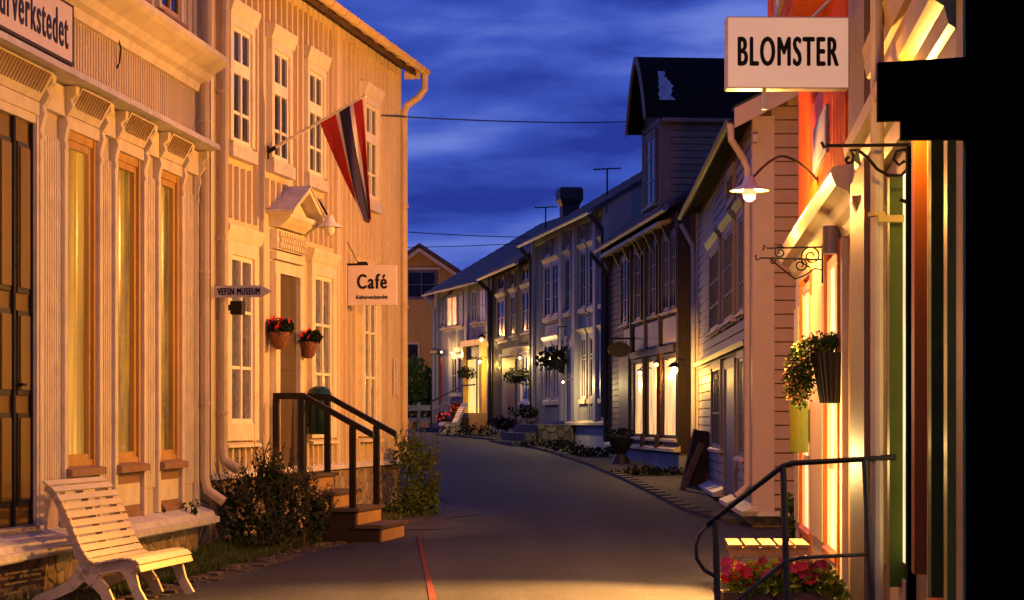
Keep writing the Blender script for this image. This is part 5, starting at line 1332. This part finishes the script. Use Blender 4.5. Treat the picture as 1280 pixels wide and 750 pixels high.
# ------------------------------------------------------------------ porch steps, street clutter
f2 = F5.sub(u0, .0, g(71)); rt = f2.root('porch_steps', 'porch steps with flowers below the glowing doorway', 'steps')
for i in range(4):
    b = MB(f2); b.box(-.1, u1 - u0 + .3, .03 if i == 0 else .35 + .32 * i - .0, .38 + .32 * (i + 1), g(71), 1.66 - .165 * i); b.build('step', 'stairbrown' if i % 2 else 'brown_sill', rt)
b = MB(f2); b.tube([(1.9, .4, 1.6), (1.9, .4, 2.6), (1.9, 1.5, 2.05), (1.9, 1.5, 1.1)], .03, 6); b.tube([(1.9, .4, 2.6), (.6, .3, 2.62)], .03, 6); b.build('handrail', 'iron', rt)
r = random.Random(31)
for i, (du, n, z, m) in enumerate(((.5, 1.0, 1.35, 'petalred'), (1.0, 1.35, 1.18, 'petalpink'), (1.5, .7, 1.52, 'petalred'))):
    w = f2.world(du, n, z); pr = empty('flower_pot', ('small red flower pot near the street end of the glowing porch', 'pink flower pot on the lowest porch step', 'red flower pot beside the glowing porch wall')[i], 'flower pot', w, 0, 'flower pots on the porch steps')
    b = MB(); b.lathe((0, 0, 0), [(0, 0), (.1, 0), (.14, .2), (.12, .2)], 12); b.build('pot', 'wicker', pr)
    l = MB(); blobs(l, [((0, 0, .32), (.2, .2, .16))], 150, .07, r, .6); l.build('leaves', 'leaf', pr)
    f_ = MB()
    for k in range(14): flower(f_, (r.uniform(-.2, .2), r.uniform(-.2, .2), r.uniform(.25, .5)), .06, r)
    f_.build('flowers', m, pr)
bw = P(578, 540, 65.5)
bench('white slatted bench far down the street below the glowing porch', (bw[0], 65.5, g(65.5)), math.atan2(F5.c, F5.s) + math.pi - .12 + 0)

f2 = F3.sub(F3.U(716), .05, .6); rt = f2.root('stone_porch', 'low dark stone porch steps at the grey house door', 'steps')
for i in range(3):
    b = MB(f2); b.box(-.6, 3.2, .05 + (.0 if i == 0 else 1.0 + .35 * (i - 1)), 1.0 + .35 * i, .5, 1.3 - .22 * i); b.build('step', 'darkstone', rt)
# hanging dark baskets and oval sign
def dark_basket(p, label, s, seed):
    r = random.Random(seed); rt = empty('hanging_basket', label, 'flower basket', p, 0, 'dark hanging baskets along the far facades')
    b = MB(); b.lathe((0, 0, -.25 * s), [(0, 0), (.2 * s, .05 * s), (.32 * s, .25 * s), (.3 * s, .25 * s)], 14); b.build('basket', 'potblack', rt)
    l = MB(); blobs(l, [((0, 0, .1 * s), (.5 * s, .4 * s, .28 * s)), ((.2 * s, 0, -.05 * s), (.35 * s, .3 * s, .3 * s)), ((-.25 * s, 0, 0), (.3 * s, .3 * s, .28 * s))], 420, .11 * s, r, .5, .3); l.build('foliage', 'leafdark', rt)
    b = MB(); b.tube([(.0, 0, 0), (.02, 0, .9 * s)], .012); b.tube([(.02, 0, .9 * s), (.6 * s, .05, .9 * s)], .015); b.build('bracket', 'iron', rt)
dark_basket(P(697, 450, 56.2), 'dark hanging basket in front of the pale grey house door', 1.0, 1)
dark_basket(P(648, 470, 61.5), 'dark hanging basket beside the olive house door', .75, 2)
dark_basket(P(583, 467, 70.6), 'dark red hanging basket left of the glowing porch', .6, 3)
p = P(774, 437, 46.5); rt = empty('oval_sign', 'dark oval sign board hanging out from the brown house', 'sign', p)
b = MB(); b.ext([(.26 * math.cos(t) * 1.0, 0, .17 * math.sin(t)) for t in [2 * math.pi * k / 28 for k in range(28)]], (0, .05, 0)); b.build('board', 'signdark', rt)
b = MB(); b.tube([(-.2, .02, .25), (.75, .1, .25)], .02); b.tube([(-.15, .02, .14), (-.15, .02, .25)], .01); b.tube([(.15, .02, .14), (.15, .02, .25)], .01); b.build('bracket', 'iron', rt)
p = P(776, 575, 45.2); rt = empty('barrel_planter', 'dark urn planter at the brown house corner', 'planter', (p[0], 45.2, g(45.2)))
b = MB(); b.lathe((0, 0, 0), [(0, 0), (.22, 0), (.16, .1), (.1, .2), (.22, .38), (.27, .52), (.28, .54), (.24, .54), (.2, .45)], 18); b.build('urn', 'iron', rt)
l = MB(); r = random.Random(6); blobs(l, [((0, 0, .62), (.28, .28, .12))], 200, .07, r, .5); l.build('foliage', 'leafdark', rt)
# leaning boards
p = P(869, 617, 36.5); rt = empty('leaning_board', 'dark folded sign board leaning by the brown house corner', 'board', (p[0] - .05, 36.5, g(36.5)), R(10))
b = MB(); b.ext([(-.18, -.05, 0), (.2, -.05, 0), (.36, .0, .95), (.05, .0, .98)], (0, .05, 0)); b.build('panel', 'signdark', rt)
b = MB(); b.ext([(-.2, .0, 0), (-.12, .0, 0), (.12, .03, .98), (.04, .03, 1.0)], (0, .06, 0)); b.ext([(.2, .0, 0), (.28, .0, 0), (.44, .03, .95), (.36, .03, .97)], (0, .06, 0)); b.build('frame', 'timber', rt)
p = P(853, 617, 35.2); rt = empty('leaning_plank', 'brown plank leaning against the dark folded board', 'plank', (p[0], 35.2, g(35.2)), R(10))
b = MB(); b.ext([(-.05, 0, 0), (.06, 0, 0), (.48, .3, .78), (.38, .3, .8)], (0, .045, 0)); b.build('plank', 'timber', rt)
# dark shrubs and planters at the foot of the far houses
for i, (px, py, Y, sx, sz, lab) in enumerate(((655, 514, 60.4, .6, .16, 'dark window box foliage under the olive house window'), (628, 529, 62.5, .45, .18, 'dark shrub at the foot of the olive house'), (588, 540, 63.5, 1.2, .25, 'low planting beside the far white bench'), (735, 564, 48.8, 1.0, .10, 'low dark plants at the grey house footing'), (690, 556, 53.5, .9, .12, 'low dark plants beside the stone porch'), (815, 590, 40.2, .8, .08, 'low dark weeds below the glowing shop windows'))):
    shrub('foundation_shrub', lab, 'shrub', [(P(px, py, Y), (sx, .4, sz)), (P(px + 4, py + 2, Y), (sx * .7, .4, sz * .8))], 420, .075, 40 + i, 'leafdark', 6, (P(px, py, Y)[0], Y, max(g(Y), P(px, py, Y)[2] - sz - .2)))

# ------------------------------------------------------------------ FAR END: yellow house, fence, tree
YY = 96.0; ax = P(525, 305, YY)
yh = empty('yellow_house', 'yellow ochre gabled house at the far end of the street', 'building', (ax[0], YY, 1.0))
b = MB(); hwid = 3.3; zt = ax[2] - 1.0 - .2; ze_ = zt - hwid * .66
b.ext([(-hwid, 0, 0), (hwid, 0, 0), (hwid, 0, ze_), (0, 0, zt), (-hwid, 0, ze_)], (0, 9, 0)); b.build('wall', 'yellowwall', yh)
b = MB()
for sx in (-1, 1): b.ext([(sx * (hwid + .5), -.5, ze_ - .33), (sx * (hwid + .5), -.5, ze_ - .12), (0, -.5, zt + .21), (0, -.5, zt)], (0, 9.8, 0))
b.build('roof', 'tile', yh)
b = MB()
for sx in (-1, 1): b.ext([(sx * hwid, -.54, ze_ - .28), (sx * hwid, -.54, ze_ - .12), (0, -.54, zt - .02), (0, -.54, zt - .2)], (0, .04, 0))
each(b, 'bargeboard', 'goldtrim', yh)
wx = (527 - 525) / FPX * YY; z0, z1 = CAM + (HY - 371) / FPX * YY - 1, CAM + (HY - 341) / FPX * YY - 1
fy = Fr(0, 0, 0, 1, 0)
b = MB(); b.box(wx - .72, wx + .72, -.06, 0, z0 - .12, z1 + .12); wi = b.build('window', 'frameblue', yh)
b = MB(); b.box(wx - .6, wx + .6, -.075, -.06, z0, z1); b.build('pane', 'dullglass', wi)
b = MB(); b.box(wx - .02, wx + .02, -.09, -.075, z0, z1); b.box(wx - .6, wx + .6, -.09, -.075, (z0 + z1) / 2 - .02, (z0 + z1) / 2 + .02); b.build('frame', 'frameblue', wi)
b = MB(); b.box(wx - .9, wx + .9, -.12, 0, z1 + .13, z1 + .25); b.build('cap', 'goldtrim', yh)
b = MB(); b.box(-.85, .0, -.06, 0, 2.2, 4.0); wi = b.build('window', 'goldtrim', yh); b = MB(); b.box(-.75, -.1, -.07, -.06, 2.3, 3.9); b.build('pane', 'dullglass', wi)
b = MB(); b.box(-2.3, -.7, 4, 5, zt - 1.4, zt + .1); b.build('chimney', 'concrete', yh)
r = random.Random(77)
tb = P(520, 505, 79)
tr = empty('garden_tree', 'leafy garden tree behind the fence at the street end', 'tree', (tb[0], 79, 1.0))
tk = MB(); tk.tube([(0, 0, 0), (.05, 0, .8), (.0, .1, 1.6)], [.14, .1, .05], 8)
for k in range(12):
    d = rdir(r); tk.tube([(.03, .03, .7 + .06 * k), (d.x * .5, d.y * .5, 1.2 + .1 * k), (d.x * 1.0, d.y * 1.0, 1.4 + .14 * k)], [.05, .03, .01], 5)
tk.build('trunk', 'stem', tr)
l = MB(); blobs(l, [((r.uniform(-.9, .8), r.uniform(-.7, .7), r.uniform(.7, 2.4)), (.5, .5, .42)) for _ in range(16)], 3600, .13, r, .55); l.build('crown', 'leaftree', tr)
fe = empty('board_fence', 'pale board fence in front of the garden tree', 'fence', (P(520, 520, 74)[0], 74, 1.0))
b = MB(); b.box(-1.6, 1.6, 0, .05, .75, .95); b.box(-1.6, 1.6, 0, .05, .35, .5); b.build('board', 'concrete', fe)
for x in (-1.5, -.7, .1, .95, 1.4): b = MB(); b.box(x - .06, x + .06, .05, .15, 0, 1.05); b.build('post', 'concrete', fe)

# ------------------------------------------------------------------ roofs: antennas; cables
def antenna(px, py, pb, Y, label):
    k = Y / FPX; z = CAM + (HY - py) * k; zb_ = CAM + (HY - pb) * k
    rt = empty('roof_antenna', label, 'antenna', ((px - CX) * k, Y, zb_))
    b = MB(); b.tube([(0, 0, -.9), (0, 0, z - zb_)], .025, 6); b.build('mast', 'iron', rt)
    b = MB(); h = z - zb_; b.tube([(-.36, 0, h - .02), (.36, 0, h + .02)], .02, 6)
    for i in range(7): b.tube([(-.33 + .11 * i, -.22 + .02 * i, h), (-.33 + .11 * i, .22 - .02 * i, h)], .01, 5)
    b.build('aerial', 'iron', rt)
antenna(682, 259, 284, 66, 'roof aerial left of the flared chimney')
antenna(759, 211, 252, 55, 'taller roof aerial near the arched dormer')
def cable(p, q, sag, label, r_=.012):
    p, q = Vector(p), Vector(q); o = p
    b = MB(); b.tube([tuple(p.lerp(q, t) - p + Vector((0, 0, -sag * 4 * t * (1 - t)))) for t in [i / 20 for i in range(21)]], r_, 5)
    c = b.build('overhead_cable', 'iron'); c.location = p; tag(c, label, 'cable')
cable(FC.world(FC.U(468), .02, FC.hit(468, 144)[1]), F2.world(q1 + .1, .36, zs + .2), .05, 'overhead cable from the cream house to the arched dormer', .011)
cable(P(480, 288, 60), P(700, 297, 70), .05, 'upper thin cable low over the far roofs', .014)
cable(P(480, 309, 62), P(690, 301, 69), .06, 'lower thin cable low over the far roofs', .012)

# ------------------------------------------------------------------ lit wall lamps far down the street
def wall_lamp(p, label, s=1.0, power=60, col=(1, .62, .18), glow='bulb', dx=.25):
    rt = empty('wall_lantern', label, 'lamp', p, 0, 'lit wall lanterns along the street')
    b = MB(); b.tube([(dx, .05, .16 * s), (.05, 0, .2 * s), (0, 0, .14 * s)], .012, 6); b.build('arm', 'iron', rt)
    b = MB(); b.lathe((0, 0, 0), [(0, .15 * s), (.06 * s, .12 * s), (.12 * s, .06 * s), (.1 * s, .07 * s)], 14); b.build('lamp_shade', 'iron', rt)
    b = MB(); b.lathe((0, 0, 0), [(0, .07 * s), (.05 * s, .04 * s), (.06 * s, 0), (.04 * s, -.05 * s), (0, -.06 * s)], 12); b.build('bulb', glow, rt)
    light('lantern_light', (p[0] - .02, p[1] - .05, p[2] - .14 * s), power, col, .05)
for px, py, lab, pw, s in ((843, 463, 'brightest lantern on the brown house by the corner', 170, 1.1), (820.5, 456, 'middle lantern between the brown house shop windows', 55, .6), (800, 466, 'farthest lantern on the brown house near the oval sign', 55, .6)):
    u_, z_ = F2.hit(px, py, .42); w = F2.world(u_, .42, z_); wall_lamp(w, lab, s, pw * .85, (1, .5, .08))
u_, z_ = F4.hit(650, 462, .4); wall_lamp(F4.world(u_, .4, z_ + .35), 'lantern between the olive house door and window', .5, 170, (1, .66, .25))
u_, z_ = F3.hit(704, 463, .6); wall_lamp(F3.world(u_, .6, z_ - .3), 'added lantern beside the grey house door behind the basket', .4, 110, (1, .7, .3))  # added lantern, warms the grey house caps from below
u_, z_ = F5.hit(602, 424, .4); wall_lamp(F5.world(u_, .4, z_), 'dark lantern above the glowing porch', 1.2, 25, (1, .6, .2), 'bulbsoft')
u_, z_ = F5.hit(600, 452, .5); wall_lamp(F5.world(u_, .5, z_), 'shaded lamp hanging in the glowing porch', .8, 170, (1, .6, .12))
u_, z_ = F5.hit(552, 440, .5); wall_lamp(F5.world(u_, .5, z_), 'small lantern over the orange door of the end house', .5, 90, (1, .6, .2))

# ------------------------------------------------------------------ main lights
SOD = (1.0, .385, .07)
light('gooseneck_light', tuple(lampA), 760, SOD, .07)
# added lamp, out of view, hung on a span wire above the frame
YL = 12.6; lp = (-1.1, YL, 4.5)
rt = empty('added_span_lamp', 'added enamel street lamp hung out of view over the road from a span wire', 'lamp', lp)
b = MB(); b.lathe((0, 0, 0), [(0, .3), (.05, .3), (.06, .16), (.28, .06), (.29, .05), (.06, .12), (0, .12)], 24); b.build('lamp_shade', 'enamel', rt)
b = MB(); b.lathe((0, 0, 0), [(0, .1), (.06, .06), (.07, 0), (.05, -.06), (0, -.07)], 14); b.build('bulb', 'bulb', rt)
b = MB(); b.tube([(-3.1, 0, .75), (0, 0, .45), (3.5, 0, .7)], .012); b.tube([(0, 0, .45), (0, 0, .3)], .02); b.build('span_wire', 'iron', rt)
light('added_span_light', (lp[0], lp[1], lp[2] - .16), 260, SOD, .08)
gu = FG.U(1165, .0); gw = FG.world(gu, .23, 3.12)  # added lantern behind the black sign, brightens cornice and frames
rt = empty('wall_lantern', 'small added lantern hidden under the ochre cornice of the near shop', 'lamp', gw)
b = MB(); b.lathe((0, 0, 0), [(0, .1), (.03, .09), (.05, .03), (.045, .03)], 12); b.tube([(0, 0, .09), (.02, .0, .14), (.16, .01, .14)], .008, 6); b.build('lamp_shade', 'iron', rt)
b = MB(); b.lathe((0, 0, 0), [(0, .03), (.025, .02), (.03, 0), (.02, -.025), (0, -.03)], 10); b.build('bulb', 'bulbsoft', rt)
light('lantern_light', (gw[0] - .02, gw[1], gw[2] - .06), 50, (1, .5, .09), .03)
light('flower_fill', FO.world(FO.U(1056), .6, 1.1), 170, (1, .62, .2), .12)  # added fill before the glazed doors, brightens the flower box
sp = bpy.data.lights.new('downlight', 'SPOT'); sp.energy = 11500; sp.color = (1, .42, .08); sp.spot_size = R(64); sp.spot_blend = 1.0; sp.shadow_soft_size = .05
so_ = bpy.data.objects.new('downlight', sp); C.objects.link(so_)
w_ = FO.world(FO.U(1056), .22, 2.78); so_.location = w_
so_.rotation_euler = (Vector((.3, 16.5, 0)) - Vector(w_)).to_track_quat('-Z', 'Y').to_euler()
light('inside_fill', FS.world(FS.U(110), -.9, 3.6), 40, (1, .6, .2), .15)  # added fills behind the shop panes, no lamp known there
light('inside_fill', FS.world(FS.U(200), -.9, 3.6), 30, (1, .6, .2), .15)

def post_lamp(x, y, h, label, power):  # added lamps, out of view, brighten the far bench and yellow house
    rt = empty('added_lamp_post', label, 'lamp post', (x, y, g(y)), 0, 'added post lamps at the far bend')
    b = MB(); b.tube([(0, 0, 0), (0, 0, .9), (0, 0, h)], [.07, .05, .04], 10); b.build('post', 'iron', rt)
    b = MB(); b.lathe((0, 0, h), [(0, .34), (.16, .2), (.17, .18), (0, .2)], 16); b.build('lamp_shade', 'iron', rt)
    b = MB(); b.lathe((0, 0, h), [(0, 0), (.07, 0), (.1, .16), (0, .18)], 12); b.build('bulb', 'bulbsoft', rt)
    light('added_post_light', (x + .0, y - .02, g(y) + h - .12), power, SOD, .1)
post_lamp(-8.6, 88.0, 4.2, 'added unseen post lamp in front of the yellow gabled house', 2000)
def flood(loc, aim, power, size, col, label=None, blend=.6):
    sp = bpy.data.lights.new('added_beam', 'SPOT'); sp.energy = power; sp.color = col; sp.spot_size = R(size); sp.spot_blend = blend; sp.shadow_soft_size = .07
    o = bpy.data.objects.new('added_beam', sp); C.objects.link(o); o.location = loc
    o.rotation_euler = (Vector(aim) - Vector(loc)).to_track_quat('-Z', 'Y').to_euler()
    if label:
        d = (Vector(aim) - Vector(loc)); a = math.atan2(-d.x, d.y)
        rt = empty('floodlight', label, 'floodlight', (loc[0], loc[1], 0), a)
        b = MB(); z = loc[2]; b.box(-.16, .16, -.2, -.06, z - .11, z + .11); b.build('housing', 'iron', rt, bevel=.01)
        b = MB(); b.box(-.13, .13, -.059, -.052, z - .08, z + .08); b.build('lens', 'bulbsoft', rt)
        b = MB(); b.tube([(0, -.13, 0), (0, -.13, z - .1)], [.05, .035], 10); b.build('post', 'iron', rt)
flood((3.72, 25.0, 3.7), (-2.5, 26.9, 3.8), 2500, 92, SOD, 'floodlight post added out of view in the alley between the orange and pink houses', .45)  # added to light the cafe front, hidden behind the orange house
flood(tuple(lampA), (-3.9, 17.6, 2.9), 950, 84, SOD, None, .8)  # extra beam added at the gooseneck to brighten the left shop
post_lamp(-6.2, 66.5, 3.2, 'added unseen post lamp across the road from the far white bench', 170)

# ------------------------------------------------------------------ sky
W = bpy.data.worlds.new('World'); S.world = W; W.use_nodes = True
nt = W.node_tree; N = nt.nodes; L = nt.links; N.clear()
out = N.new('ShaderNodeOutputWorld'); bg = N.new('ShaderNodeBackground'); L.new(bg.outputs[0], out.inputs[0])
sky = N.new('ShaderNodeTexSky'); sky.sky_type = 'NISHITA'; sky.sun_disc = False; sky.sun_elevation = R(1.0); sky.sun_rotation = R(200); sky.ozone_density = 6.0
tc = N.new('ShaderNodeTexCoord')
mp = N.new('ShaderNodeMapping'); mp.inputs['Scale'].default_value = (1, 1, 4.2); mp.inputs['Rotation'].default_value = (0, R(4), 0); L.new(tc.outputs['Generated'], mp.inputs[0])
nz = N.new('ShaderNodeTexNoise'); nz.inputs['Scale'].default_value = 8.0; nz.inputs['Detail'].default_value = 6; nz.inputs['Roughness'].default_value = .48; nz.inputs['Distortion'].default_value = .15; L.new(mp.outputs[0], nz.inputs['Vector'])
rp = N.new('ShaderNodeValToRGB'); e = rp.color_ramp.elements
e[0].position = .36; e[0].color = srgb(38, 54, 146) + (1,)
e[1].position = .66; e[1].color = srgb(106, 126, 212) + (1,)
m = e.new(.5); m.color = srgb(62, 87, 186) + (1,)
L.new(nz.outputs['Fac'], rp.inputs['Fac'])
tint = N.new('ShaderNodeMix'); tint.data_type = 'RGBA'; tint.blend_type = 'MULTIPLY'; tint.inputs['Factor'].default_value = 1; tint.inputs['B'].default_value = (.05, .07, .22, 1)
L.new(sky.outputs[0], tint.inputs['A'])
ad = N.new('ShaderNodeMix'); ad.data_type = 'RGBA'; ad.blend_type = 'ADD'; ad.inputs['Factor'].default_value = .1
L.new(rp.outputs[0], ad.inputs['A']); L.new(tint.outputs['Result'], ad.inputs['B'])
L.new(ad.outputs['Result'], bg.inputs['Color']); bg.inputs['Strength'].default_value = 1.0
sd = bpy.data.lights.new('dusk_sun', 'SUN'); sd.energy = .02; sd.angle = R(12); sd.color = (.6, .7, 1)
so = bpy.data.objects.new('dusk_sun', sd); C.objects.link(so); so.rotation_euler = (R(60), 0, R(20))

# ------------------------------------------------------------------ camera
cd = bpy.data.cameras.new('Camera'); cam = bpy.data.objects.new('Camera', cd); C.objects.link(cam)
cam.location = (0, 0, CAM); cam.rotation_euler = (R(90), 0, 0)
cd.sensor_width = 36; cd.lens = 36 * FPX / 1280; cd.shift_x = 0; cd.shift_y = (HY - 375) / 1280; cd.clip_start = .1; cd.clip_end = 3000
S.camera = cam
S.view_settings.view_transform = 'Standard'; S.view_settings.look = 'None'; S.view_settings.exposure = 0; S.view_settings.gamma = 1
S.render.engine = 'CYCLES'
cy = S.cycles; cy.use_denoising = True; cy.denoiser = 'OPENIMAGEDENOISE'; cy.max_bounces = 6; cy.diffuse_bounces = 3; cy.glossy_bounces = 3; cy.transparent_max_bounces = 8; cy.sample_clamp_indirect = 3; cy.caustics_reflective = False; cy.caustics_refractive = False
